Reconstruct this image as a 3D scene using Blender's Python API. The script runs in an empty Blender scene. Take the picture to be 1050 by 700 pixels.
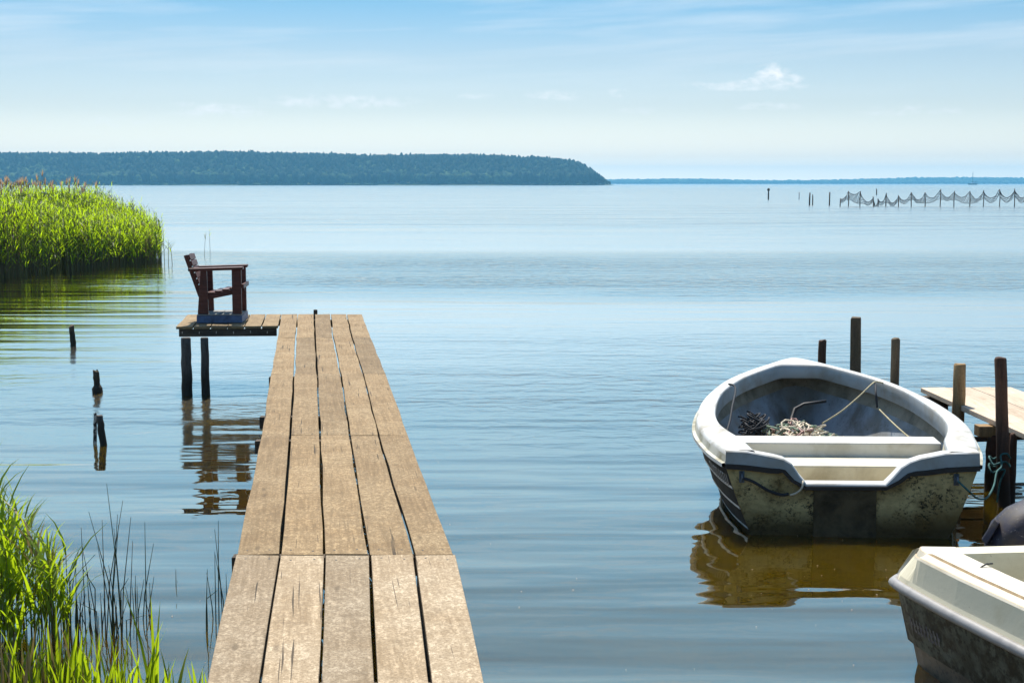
import bpy, math, random
import numpy as np
from mathutils import Vector, Matrix, noise as mnoise

R = math.radians
rng = random.Random(7)
scene = bpy.context.scene
col = scene.collection

# ------------------------------------------------------------------ camera
F = 1458.33           # focal length in pixels of a 1050 px wide picture
CAM_H = 2.40
PITCH = math.atan(162 / F)


def at(px, py, z):
    """the point at height z that a pixel of the 1050x700 photograph looks at"""
    u, v = (px - 525) / F, (350 - py) / F
    d = (u, math.cos(PITCH) + v * math.sin(PITCH), -math.sin(PITCH) + v * math.cos(PITCH))
    s = (z - CAM_H) / d[2]
    return Vector((d[0] * s, d[1] * s, z))


def far(px, py, y):
    u, v = (px - 525) / F, (350 - py) / F
    d = (u, math.cos(PITCH) + v * math.sin(PITCH), -math.sin(PITCH) + v * math.cos(PITCH))
    s = y / d[1]
    return Vector((d[0] * s, y, CAM_H + d[2] * s))


cd = bpy.data.cameras.new('camera')
cam = bpy.data.objects.new('camera', cd)
col.objects.link(cam)
cam.location = (0, 0, CAM_H)
cam.rotation_euler = (math.pi / 2 - PITCH, 0, 0)
cd.sensor_width = 36
cd.lens = 36 * F / 1050
cd.clip_start = 0.1
cd.clip_end = 30000
scene.camera = cam

# ------------------------------------------------------------------ node helpers


class NT:
    def __init__(self, tree):
        self.t = tree
        self.n = tree.nodes
        self.n.clear()

    def new(self, typ, **kw):
        nd = self.n.new(typ)
        for k, v in kw.items():
            setattr(nd, k, v)
        return nd

    def link(self, a, b):
        self.t.links.new(a, b)

    def put(self, sock, v):
        if v is None:
            return
        if hasattr(v, 'is_linked'):
            self.link(v, sock)
        else:
            sock.default_value = v

    def math(self, op, a, b=None, c=None, clamp=False):
        nd = self.new('ShaderNodeMath', operation=op, use_clamp=clamp)
        for s, v in zip(nd.inputs, (a, b, c)):
            self.put(s, v)
        return nd.outputs[0]

    def mix(self, fac, a, b, blend='MIX'):
        nd = self.new('ShaderNodeMix', data_type='RGBA', blend_type=blend)
        self.put(nd.inputs[0], fac)
        for s, v in ((nd.inputs[6], a), (nd.inputs[7], b)):
            if isinstance(v, tuple) and len(v) == 3:
                v = (*v, 1)
            self.put(s, v)
        return nd.outputs[2]

    def ramp(self, fac, stops, interp='LINEAR'):
        nd = self.new('ShaderNodeValToRGB')
        cr = nd.color_ramp
        cr.interpolation = interp
        while len(cr.elements) < len(stops):
            cr.elements.new(0.5)
        for e, (p, c) in zip(cr.elements, stops):
            e.position = p
            e.color = (c, c, c, 1) if isinstance(c, (int, float)) else (*c, 1)
        self.put(nd.inputs[0], fac)
        return nd.outputs[0]

    def coords(self, kind='Object', scale=(1, 1, 1), loc=(0, 0, 0)):
        tc = self.new('ShaderNodeTexCoord')
        mp = self.new('ShaderNodeMapping')
        mp.inputs['Scale'].default_value = scale
        mp.inputs['Location'].default_value = loc
        self.link(tc.outputs[kind], mp.inputs[0])
        return mp.outputs[0]

    def noise(self, vec, scale=1, detail=4, rough=0.55, dist=0):
        nd = self.new('ShaderNodeTexNoise')
        self.put(nd.inputs['Vector'], vec)
        nd.inputs['Scale'].default_value = scale
        nd.inputs['Detail'].default_value = detail
        nd.inputs['Roughness'].default_value = rough
        nd.inputs['Distortion'].default_value = dist
        return nd.outputs[0]

    def attr(self, name):
        nd = self.new('ShaderNodeAttribute', attribute_name=name)
        return nd.outputs['Fac']


def material(name):
    m = bpy.data.materials.new(name)
    m.use_nodes = True
    return m, NT(m.node_tree)


def finish(t, colr, rough=0.6, height=None, bdist=0.004, bstr=1.0, spec=0.5, metal=0.0):
    p = t.new('ShaderNodeBsdfPrincipled')
    t.put(p.inputs['Base Color'], (*colr, 1) if isinstance(colr, tuple) and len(colr) == 3 else colr)
    t.put(p.inputs['Roughness'], rough)
    p.inputs['Specular IOR Level'].default_value = spec
    p.inputs['Metallic'].default_value = metal
    if height is not None:
        b = t.new('ShaderNodeBump')
        b.inputs['Distance'].default_value = bdist
        b.inputs['Strength'].default_value = bstr
        t.link(height, b.inputs['Height'])
        t.link(b.outputs[0], p.inputs['Normal'])
    o = t.new('ShaderNodeOutputMaterial')
    t.link(p.outputs[0], o.inputs[0])


def wood(name, light, dark, stain, axis=1, stainamt=0.5, speck=0.35, rough=0.8, across=9.0, along=0.9, wet=None, cracks=0.0):
    """weathered boards: grain along one axis, per-board tint from the face attribute rnd"""
    m, t = material(name)
    sc = [across, across, across]
    sc[axis] = along
    rn = t.attr('rnd')
    off = t.new('ShaderNodeCombineXYZ')
    t.link(t.math('MULTIPLY', rn, 37.0), off.inputs[axis])
    tc = t.new('ShaderNodeTexCoord')
    ad = t.new('ShaderNodeVectorMath', operation='ADD')
    t.link(tc.outputs['Object'], ad.inputs[0])
    t.link(off.outputs[0], ad.inputs[1])

    def vec(s):
        mp = t.new('ShaderNodeMapping')
        mp.inputs['Scale'].default_value = s
        t.link(ad.outputs[0], mp.inputs[0])
        return mp.outputs[0]
    grain = t.noise(vec(tuple(sc)), 4.0, 6, 0.65, 0.4)
    fine = t.noise(vec((1, 1, 1)), 95, 3, 0.7)
    blot = t.noise(vec((1, 1, 1)), 2.6, 5, 0.6, 0.3)
    mark = t.noise(vec((1.0, 2.2, 1)), 7.0, 4, 0.6, 0.6)
    c = t.mix(t.ramp(grain, [(0.36, 0), (0.66, 1)]), dark, light)
    c = t.mix(t.math('MULTIPLY', t.ramp(blot, [(0.40, 0), (0.66, 1)]), stainamt), c, stain)
    c = t.mix(t.math('MULTIPLY', t.ramp(mark, [(0.60, 0), (0.70, 1)]), 0.45 * stainamt + 0.05), c, tuple(x * 0.35 for x in dark))
    c = t.mix(t.math('MULTIPLY', t.ramp(fine, [(0.40, 1), (0.56, 0)]), speck), c, tuple(x * 0.45 for x in dark))
    if cracks:
        mot = t.noise(vec((1.3, 0.8, 1)), 34, 4, 0.7)
        c = t.mix(t.math('MULTIPLY', t.ramp(mot, [(0.46, 1), (0.60, 0)]), 0.55), c, tuple(x * 0.75 for x in dark))
        bl2 = t.noise(vec((2.0, 1.0, 1)), 1.7, 5, 0.65, 0.5)
        c = t.mix(t.math('MULTIPLY', t.ramp(bl2, [(0.56, 0), (0.70, 1)]), 0.5), c, tuple(x * 0.8 for x in dark))
        cs = [30.0, 30.0, 30.0]
        cs[axis] = 0.55
        cr = t.noise(vec(tuple(cs)), 2.0, 2, 0.5, 0.15)
        gate = t.noise(vec((3, 1.2, 3)), 1.0, 2, 0.5)
        cf = t.math('MULTIPLY', t.ramp(cr, [(0.315, 1), (0.345, 0)]), t.ramp(gate, [(0.45, 0), (0.55, 1)]))
        c = t.mix(t.math('MULTIPLY', cf, cracks), c, tuple(x * 0.15 for x in dark))
        kn = t.new('ShaderNodeTexVoronoi')
        kn.inputs['Scale'].default_value = 1.0
        t.link(vec((7.0, 2.2, 1)), kn.inputs['Vector'])
        c = t.mix(t.math('MULTIPLY', t.ramp(kn.outputs['Distance'], [(0.05, 1), (0.12, 0)]), 0.55), c, tuple(x * 0.4 for x in dark))
    tint = t.math('MULTIPLY_ADD', rn, 0.36, 0.80)
    tn = t.new('ShaderNodeCombineColor')
    for i in range(3):
        t.link(tint, tn.inputs[i])
    c = t.mix(1.0, c, tn.outputs[0], 'MULTIPLY')
    if wet:
        sp = t.new('ShaderNodeSeparateXYZ')
        g = t.new('ShaderNodeNewGeometry')
        t.link(g.outputs['Position'], sp.inputs[0])
        zz = t.math('ADD', sp.outputs[2], t.math('MULTIPLY', t.math('SUBTRACT', blot, 0.5), 0.5))
        c = t.mix(t.ramp(t.math('DIVIDE', zz, 0.6), [(0.25, 1), (0.55, 0)]), c, wet)
    h = t.math('ADD', grain, t.math('MULTIPLY', fine, 0.35))
    finish(t, c, rough, h, 0.004, 0.9, 0.25)
    return m


def grimy(name, base, dirt, lo, hi, scale, speck=None, speckamt=0.0, speck2=(0.30, 0.36), rough=0.5, sscale=60, third=None, stretch=(1, 1, 1), bump=0.0015, amt=1.0, patchy=False, wline=None, spec=0.4):
    m, t = material(name)
    v = t.coords('Object', stretch)
    n = t.noise(v, scale, 6, 0.65, 0.3)
    c = t.mix(t.math('MULTIPLY', t.ramp(n, [(lo, 0), (hi, 1)]), amt), base, dirt)
    if third:
        n3 = t.noise(v, scale * 0.45, 3, 0.6)
        c = t.mix(t.ramp(n3, [(0.48, 0), (0.68, 1)]), c, third)
    n2 = t.noise(v, sscale, 3, 0.7)
    if speck:
        sf = t.math('MULTIPLY', t.ramp(n2, [(speck2[0], 1), (speck2[1], 0)]), speckamt)
        if patchy:
            np_ = t.noise(t.coords('Object', (1, 1, 1), (5, 2, 1)), 4.5, 3, 0.6, 0.4)
            sf = t.math('MULTIPLY', sf, t.ramp(np_, [(0.42, 0.08), (0.58, 1.0)]))
        c = t.mix(sf, c, speck)
    if wline:
        z0, z1, wc = wline
        tc = t.new('ShaderNodeTexCoord')
        sx = t.new('ShaderNodeSeparateXYZ')
        t.link(tc.outputs['Object'], sx.inputs[0])
        zz = t.math('ADD', sx.outputs[2], t.math('MULTIPLY', t.math('SUBTRACT', n, 0.5), 0.22))
        nd = t.new('ShaderNodeMapRange')
        t.link(zz, nd.inputs[0])
        nd.inputs[1].default_value, nd.inputs[2].default_value, nd.inputs[3].default_value, nd.inputs[4].default_value = z0, z1, 0.9, 0.0
        c = t.mix(nd.outputs[0], c, wc)
    finish(t, c, rough, t.math('ADD', n, t.math('MULTIPLY', n2, 0.3)), bump, 1.0, spec)
    return m


def plain(name, c, rough=0.6, var=0.25, scale=20, metal=0, bump=0.001):
    m, t = material(name)
    v = t.coords('Object')
    n = t.noise(v, scale, 4, 0.6)
    cc = t.mix(t.ramp(n, [(0.3, 0), (0.7, 1)]), tuple(x * (1 - var) for x in c), tuple(min(1, x * (1 + var)) for x in c))
    finish(t, cc, rough, n, bump, 1.0, 0.4, metal)
    return m


def leafmat(name, a, b, trans, rough=0.45, tr=0.5):
    m, t = material(name)
    rn = t.attr('rnd')
    c = t.mix(rn, a, b)
    tc_ = t.mix(rn, tuple(x for x in trans), tuple(x * 0.8 for x in trans))
    p = t.new('ShaderNodeBsdfPrincipled')
    t.link(c, p.inputs['Base Color'])
    p.inputs['Roughness'].default_value = rough
    p.inputs['Specular IOR Level'].default_value = 0.35
    s = t.new('ShaderNodeBsdfTranslucent')
    t.link(tc_, s.inputs[0])
    mx = t.new('ShaderNodeMixShader')
    mx.inputs[0].default_value = tr
    t.link(p.outputs[0], mx.inputs[1])
    t.link(s.outputs[0], mx.inputs[2])
    o = t.new('ShaderNodeOutputMaterial')
    t.link(mx.outputs[0], o.inputs[0])
    return m


# ------------------------------------------------------------------ mesh helpers
ROOT = {}


def tag(o, label=None, cat=None, group=None, kind=None):
    if label:
        o['label'] = label
    if cat:
        o['category'] = cat
    if group:
        o['group'] = group
    if kind:
        o['kind'] = kind
    return o


def thing(name, label, cat, loc, rotz=0.0, group=None, heel=0.0):
    o = bpy.data.objects.new(name, None)
    col.objects.link(o)
    o.empty_display_size = 0.2
    o.location = loc
    o.rotation_euler = (0, heel, rotz)
    tag(o, label, cat, group)
    ROOT[o.name] = Matrix.Translation(Vector(loc)) @ o.rotation_euler.to_matrix().to_4x4()
    return o


class MB:
    def __init__(self):
        self.v, self.f, self.mi, self.rn, self.sm = [], [], [], [], []

    def add(self, verts, faces, mi=0, rnd=0.5, smooth=False):
        b = len(self.v)
        self.v.extend([tuple(p) for p in verts])
        for q in faces:
            self.f.append(tuple(i + b for i in q))
            self.mi.append(mi)
            self.rn.append(rnd)
            self.sm.append(smooth)

    def hexa(self, p, mi=0, rnd=0.5):
        """eight corners: 4 bottom (ccw) then 4 top"""
        self.add(p, [(3, 2, 1, 0), (4, 5, 6, 7), (0, 1, 5, 4), (1, 2, 6, 5), (2, 3, 7, 6), (3, 0, 4, 7)], mi, rnd)

    def box(self, lo, hi, mi=0, rnd=0.5, jit=0.0):
        x0, y0, z0 = lo
        x1, y1, z1 = hi
        p = [(x0, y0, z0), (x1, y0, z0), (x1, y1, z0), (x0, y1, z0), (x0, y0, z1), (x1, y0, z1), (x1, y1, z1), (x0, y1, z1)]
        if jit:
            p = [tuple(c + rng.uniform(-jit, jit) for c in q) for q in p]
        self.hexa(p, mi, rnd)

    def bar(self, a, b, w, h, up=(0, 0, 1), mi=0, rnd=0.5):
        """rectangular bar from a to b, w across, h along up"""
        a, b, up = Vector(a), Vector(b), Vector(up)
        d = (b - a).normalized()
        s = d.cross(up).normalized() * (w / 2)
        u = s.cross(d).normalized() * (h / 2)
        p = [a - s - u, a + s - u, b + s - u, b - s - u, a - s + u, a + s + u, b + s + u, b - s + u]
        self.hexa(p, mi, rnd)

    def tube(self, pts, rad, n=8, mi=0, rnd=0.5, cap=True, wob=0.0):
        pts = [Vector(p) for p in pts]
        if not isinstance(rad, (list, tuple)):
            rad = [rad] * len(pts)
        b = len(self.v)
        prev = None
        for i, p in enumerate(pts):
            d = (pts[min(i + 1, len(pts) - 1)] - pts[max(i - 1, 0)]).normalized()
            if prev is None:
                ref = Vector((1, 0, 0)) if abs(d.x) < 0.9 else Vector((0, 1, 0))
            else:
                ref = prev
            s = (ref - d * ref.dot(d)).normalized()
            prev = s
            q = d.cross(s)
            for k in range(n):
                a = 2 * math.pi * k / n
                r = rad[i] * (1 + (rng.uniform(-wob, wob) if wob else 0))
                self.v.append(tuple(p + s * (r * math.cos(a)) + q * (r * math.sin(a))))
        for i in range(len(pts) - 1):
            for k in range(n):
                k2 = (k + 1) % n
                self.f.append((b + i * n + k, b + i * n + k2, b + (i + 1) * n + k2, b + (i + 1) * n + k))
                self.mi.append(mi)
                self.rn.append(rnd)
                self.sm.append(True)
        if cap:
            for q in (tuple(b + k for k in reversed(range(n))), tuple(b + (len(pts) - 1) * n + k for k in range(n))):
                self.f.append(q)
                self.mi.append(mi)
                self.rn.append(rnd)
                self.sm.append(False)

    def grid(self, rows, mi=0, rnd=0.5, smooth=True, close=False, flip=False):
        b = len(self.v)
        n = len(rows[0])
        for r in rows:
            self.v.extend([tuple(p) for p in r])
        for i in range(len(rows) - 1):
            for k in range(n if close else n - 1):
                k2 = (k + 1) % n
                q = (b + i * n + k, b + i * n + k2, b + (i + 1) * n + k2, b + (i + 1) * n + k)
                self.f.append(q[::-1] if flip else q)
                self.mi.append(mi[k] if isinstance(mi, (list, tuple)) else mi)
                self.rn.append(rnd)
                self.sm.append(smooth)

    def blade(self, base, az, lean, length, width, bend, mi=0, rnd=0.5, segs=3, droop=0.0):
        """a grass or reed blade: bent tapering strip"""
        p = Vector(base)
        h = Vector((math.cos(az), math.sin(az), 0))
        s = Vector((-math.sin(az), math.cos(az), 0))
        ang = lean
        b = len(self.v)
        L = length / segs
        for i in range(segs + 1):
            w = width * (1 - (i / segs) ** 1.6) * (0.65 if i == 0 else 1) * 0.5
            if i == segs:
                self.v.append(tuple(p))
            else:
                self.v.append(tuple(p - s * w))
                self.v.append(tuple(p + s * w))
            p = p + (h * math.sin(ang) + Vector((0, 0, math.cos(ang)))) * L
            ang += bend / segs + droop * i / segs
        for i in range(segs):
            q = (b + 2 * i, b + 2 * i + 1, b + 2 * i + 3, b + 2 * i + 2) if i < segs - 1 else (b + 2 * i, b + 2 * i + 1, b + 2 * i + 2)
            self.f.append(q)
            self.mi.append(mi)
            self.rn.append(rnd)
            self.sm.append(True)

    def build(self, name, mats, parent=None, local=False, bevel=0.0):
        v = self.v
        if parent is not None and not local:
            inv = ROOT[root_of(parent).name].inverted()
            v = [tuple(inv @ Vector(p)) for p in v]
        me = bpy.data.meshes.new(name)
        me.from_pydata(v, [], self.f)
        if not isinstance(mats, (list, tuple)):
            mats = [mats]
        for m in mats:
            me.materials.append(m)
        me.polygons.foreach_set('material_index', self.mi)
        me.polygons.foreach_set('use_smooth', self.sm)
        a = me.attributes.new('rnd', 'FLOAT', 'FACE')
        a.data.foreach_set('value', self.rn)
        me.update()
        o = bpy.data.objects.new(name, me)
        col.objects.link(o)
        if parent is not None:
            o.parent = parent
        if bevel:
            bv = o.modifiers.new('bevel', 'BEVEL')
            bv.width = bevel
            bv.segments = 2
            bv.limit_method = 'ANGLE'
            bv.angle_limit = R(40)
        return o


def root_of(o):
    while o.parent is not None:
        o = o.parent
    return o


def one(mb, name, mats, loc, label, cat, group=None, kind=None, bevel=0.0):
    """a thing that is one mesh, its origin at its base"""
    L = Vector(loc)
    mb.v = [tuple(Vector(p) - L) for p in mb.v]
    o = mb.build(name, mats, None, bevel=bevel)
    o.location = L
    return tag(o, label, cat, group, kind)


def sstep(a, b, x):
    t = max(0.0, min(1.0, (x - a) / (b - a)))
    return t * t * (3 - 2 * t)


def interp(x, xs, ys):
    return float(np.interp(x, xs, ys))


# ------------------------------------------------------------------ materials
M = {}
M['deck'] = wood('deck_wood', (0.39, 0.262, 0.130), (0.19, 0.120, 0.053), (0.45, 0.33, 0.185), 1, 0.75, 0.55, across=13.0, along=0.55, cracks=0.9)
M['deck_near'] = wood('pale_worn_deck_wood', (0.50, 0.38, 0.245), (0.27, 0.19, 0.108), (0.56, 0.455, 0.32), 1, 0.8, 0.60, across=13.0, along=0.6, cracks=0.9)
M['deck_edge'] = wood('platform_wood', (0.33, 0.23, 0.115), (0.19, 0.125, 0.06), (0.38, 0.28, 0.16), 1, 0.6, 0.6)
M['beam'] = wood('beam_wood', (0.13, 0.10, 0.07), (0.06, 0.045, 0.035), (0.10, 0.08, 0.06), 0, 0.5, 0.4)
M['pale_deck'] = wood('pale_deck_wood', (0.66, 0.53, 0.40), (0.48, 0.36, 0.25), (0.72, 0.60, 0.47), 1, 0.5, 0.3)
M['post'] = wood('post_wood', (0.20, 0.14, 0.085), (0.085, 0.06, 0.04), (0.14, 0.11, 0.06), 2, 0.5, 0.4, wet=(0.035, 0.028, 0.018))
M['tan_post'] = wood('tan_post_wood', (0.42, 0.27, 0.12), (0.22, 0.13, 0.055), (0.33, 0.22, 0.11), 2, 0.5, 0.35, wet=(0.04, 0.03, 0.018))
M['red_post'] = wood('brown_post_wood', (0.12, 0.058, 0.035), (0.05, 0.025, 0.017), (0.09, 0.05, 0.03), 2, 0.5, 0.3, wet=(0.03, 0.02, 0.015))
M['grey_post'] = wood('grey_post_wood', (0.17, 0.155, 0.135), (0.07, 0.06, 0.055), (0.11, 0.10, 0.09), 2, 0.5, 0.4, wet=(0.03, 0.026, 0.02))
M['mahogany'] = wood('red_brown_chair_wood', (0.15, 0.046, 0.030), (0.07, 0.022, 0.015), (0.11, 0.034, 0.024), 0, 0.4, 0.15, rough=0.42)
M['blue_paint'] = grimy('blue_paint', (0.075, 0.125, 0.24), (0.04, 0.06, 0.11), 0.45, 0.7, 9, (0.3, 0.32, 0.36), 0.4, rough=0.6)
M['grey_board'] = plain('grey_board', (0.22, 0.215, 0.20), 0.8)
M['nail'] = plain('nail_steel', (0.5, 0.48, 0.45), 0.4, metal=0.8)
M['gel'] = grimy('white_gelcoat', (0.58, 0.575, 0.55), (0.34, 0.30, 0.23), 0.47, 0.70, 4.2, (0.22, 0.18, 0.12), 0.8, (0.28, 0.34), 0.5, 48, patchy=True)
M['gel_side'] = grimy('soiled_gelcoat', (0.52, 0.50, 0.42), (0.22, 0.19, 0.10), 0.42, 0.66, 5, (0.08, 0.07, 0.05), 0.7, (0.30, 0.40), 0.5, 40)
M['bench'] = grimy('cream_gelcoat', (0.68, 0.63, 0.48), (0.46, 0.40, 0.27), 0.45, 0.72, 3.5, (0.22, 0.18, 0.11), 0.6, (0.26, 0.34), 0.55, 50)
M['thwart'] = grimy('thwart_gelcoat', (0.62, 0.60, 0.54), (0.42, 0.38, 0.29), 0.48, 0.75, 3.5, (0.20, 0.17, 0.12), 0.6, (0.26, 0.34), 0.5, 50)
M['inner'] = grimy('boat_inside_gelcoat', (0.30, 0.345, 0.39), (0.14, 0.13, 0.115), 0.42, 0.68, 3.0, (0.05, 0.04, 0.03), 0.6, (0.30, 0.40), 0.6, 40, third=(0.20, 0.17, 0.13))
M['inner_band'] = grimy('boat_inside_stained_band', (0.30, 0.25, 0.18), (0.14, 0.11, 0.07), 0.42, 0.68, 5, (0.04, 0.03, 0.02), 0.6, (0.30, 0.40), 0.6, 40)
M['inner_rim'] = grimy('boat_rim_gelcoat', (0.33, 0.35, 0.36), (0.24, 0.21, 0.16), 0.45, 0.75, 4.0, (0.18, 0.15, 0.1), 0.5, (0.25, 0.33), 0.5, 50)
M['hull'] = grimy('grimy_hull', (0.050, 0.046, 0.040), (0.018, 0.016, 0.013), 0.40, 0.62, 5, (0.12, 0.12, 0.11), 0.35, (0.24, 0.34), 0.9, 35, spec=0.08)
M['hull_edge'] = grimy('worn_strake_edge', (0.60, 0.61, 0.60), (0.25, 0.24, 0.2), 0.5, 0.75, 9, None, 0, rough=0.5)
M['transom'] = grimy('stained_transom', (0.58, 0.43, 0.20), (0.17, 0.105, 0.035), 0.42, 0.64, 3.4, (0.016, 0.011, 0.006), 0.95, (0.40, 0.50), 0.6, 48, third=(0.20, 0.115, 0.03), stretch=(1, 1, 1.15), patchy=True, wline=(.06, .19, (0.055, 0.034, 0.012)), spec=0.12)
M['pad'] = grimy('motor_pad', (0.13, 0.092, 0.050), (0.040, 0.028, 0.016), 0.40, 0.66, 6, (0.14, 0.11, 0.07), 0.4, (0.30, 0.38), 0.85, 40, spec=0.06)
M['rubber'] = plain('black_rubber', (0.014, 0.014, 0.016), 0.55)
M['cream_deck'] = grimy('cream_deck', (0.64, 0.575, 0.46), (0.44, 0.36, 0.24), 0.48, 0.76, 5, (0.32, 0.24, 0.14), 0.5, (0.24, 0.31), 0.5, 45)
M['cream_side'] = grimy('cream_coaming', (0.66, 0.60, 0.44), (0.50, 0.43, 0.27), 0.5, 0.8, 4, (0.26, 0.20, 0.12), 0.5, (0.24, 0.31), 0.5, 45)
M['tan_trim'] = plain('tan_trim', (0.46, 0.33, 0.19), 0.6)
M['lilac'] = grimy('grey_rub_rail', (0.30, 0.285, 0.275), (0.17, 0.16, 0.16), 0.45, 0.75, 8, (0.1, 0.1, 0.1), 0.5, (0.25, 0.33), 0.45, 40)
M['hull2'] = grimy('mossy_hull', (0.17, 0.16, 0.115), (0.034, 0.029, 0.017), 0.43, 0.57, 9, (0.018, 0.016, 0.009), 0.85, (0.38, 0.50), 0.6, 24, third=(0.066, 0.06, 0.04), spec=0.08)
M['hull2_low'] = grimy('brown_bottom_hull', (0.14, 0.11, 0.075), (0.06, 0.045, 0.03), 0.40, 0.62, 5, (0.03, 0.025, 0.02), 0.8, (0.36, 0.46), 0.6, 30)
M['faded'] = grimy('faded_letter_paint', (0.06, 0.055, 0.09), (0.15, 0.145, 0.13), 0.45, 0.55, 40, None, 0, rough=0.6)
M['faded_pale'] = grimy('faded_pale_letter_paint', (0.16, 0.19, 0.21), (0.13, 0.13, 0.12), 0.5, 0.62, 40, None, 0, rough=0.6)
M['cowl'] = grimy('navy_cowling', (0.014, 0.013, 0.028), (0.040, 0.030, 0.024), 0.45, 0.66, 9, (0.30, 0.27, 0.25), 0.5, (0.30, 0.38), 0.62, 45, stretch=(1, 1, 1.6))
M['scrape'] = grimy('worn_gold_mark', (0.36, 0.27, 0.12), (0.05, 0.04, 0.03), 0.42, 0.58, 30, None, 0, rough=0.6)
M['rope_tan'] = plain('tan_rope', (0.38, 0.33, 0.20), 0.85, 0.4, 60)
M['rope_teal'] = plain('teal_rope', (0.035, 0.12, 0.12), 0.8, 0.5, 60)
M['rope_dark'] = plain('dark_rope', (0.02, 0.021, 0.025), 0.8, 0.4, 60)
M['rope_cream'] = plain('cream_rope', (0.62, 0.53, 0.40), 0.85, 0.25, 60)
M['rope_green'] = plain('green_grey_rope', (0.18, 0.24, 0.17), 0.85, 0.3, 60)
M['rope_pink'] = plain('faded_red_rope', (0.38, 0.24, 0.21), 0.85, 0.3, 60)
M['iron'] = plain('dark_iron', (0.012, 0.011, 0.011), 0.55, 0.3, 30)
M['steel'] = plain('dull_steel', (0.10, 0.12, 0.15), 0.45, 0.3, 30, 0.5)
M['net'] = plain('net_twine', (0.035, 0.04, 0.045), 0.9)
M['yacht'] = plain('dark_yacht_hull', (0.03, 0.05, 0.08), 0.4)
M['yacht_white'] = plain('yacht_white', (0.6, 0.6, 0.6), 0.4)
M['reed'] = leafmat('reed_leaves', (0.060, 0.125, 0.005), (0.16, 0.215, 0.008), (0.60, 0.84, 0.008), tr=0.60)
M['reed_stem'] = leafmat('reed_stems', (0.20, 0.14, 0.055), (0.17, 0.18, 0.04), (0.22, 0.18, 0.04), tr=0.3)
M['plume'] = leafmat('reed_plumes', (0.46, 0.30, 0.19), (0.56, 0.42, 0.28), (0.60, 0.40, 0.24), tr=0.45)
M['grass'] = leafmat('shore_grass_blades', (0.07, 0.14, 0.008), (0.16, 0.23, 0.012), (0.46, 0.62, 0.012), tr=0.55)
M['straw'] = leafmat('dry_grass_blades', (0.22, 0.16, 0.07), (0.32, 0.26, 0.12), (0.22, 0.17, 0.06), tr=0.35)
M['rush'] = leafmat('rush_stems', (0.022, 0.044, 0.016), (0.055, 0.080, 0.026), (0.02, 0.03, 0.01), tr=0.12)
M['rush_brown'] = leafmat('old_rush_stems', (0.07, 0.045, 0.02), (0.12, 0.08, 0.035), (0.06, 0.04, 0.015), tr=0.12)


def soil():
    m, t = material('bank_soil')
    v = t.coords('Object')
    n = t.noise(v, 3, 6, 0.7)
    n2 = t.noise(v, 40, 4, 0.7)
    c = t.mix(t.ramp(n, [(0.35, 0), (0.65, 1)]), (0.06, 0.042, 0.022), (0.15, 0.11, 0.05))
    c = t.mix(t.ramp(n2, [(0.4, 0.7), (0.6, 0)]), c, (0.03, 0.022, 0.012))
    finish(t, c, 0.95, n2, 0.02, 1.0, 0.2)
    return m


def hillmat():
    m, t = material('hill_ground')
    n = t.noise(t.coords('Object'), 0.05, 5, 0.6)
    c = t.mix(n, (0.03, 0.05, 0.02), (0.07, 0.09, 0.03))
    finish(t, c, 0.95)
    return m


def treemat():
    m, t = material('forest_foliage')
    rn = t.attr('rnd')
    n = t.noise(t.coords('Object'), 0.35, 3, 0.6)
    c = t.ramp(rn, [(0.0, (0.005, 0.017, 0.010)), (0.5, (0.009, 0.025, 0.013)), (0.8, (0.030, 0.066, 0.022)), (1.0, (0.072, 0.120, 0.036))])
    c = t.mix(t.ramp(n, [(0.35, 0.5), (0.65, 0)]), c, (0.012, 0.022, 0.010))
    finish(t, c, 0.9, None, spec=0.1)
    return m


M['soil'] = soil()
M['hill'] = hillmat()
M['forest'] = treemat()


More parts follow.
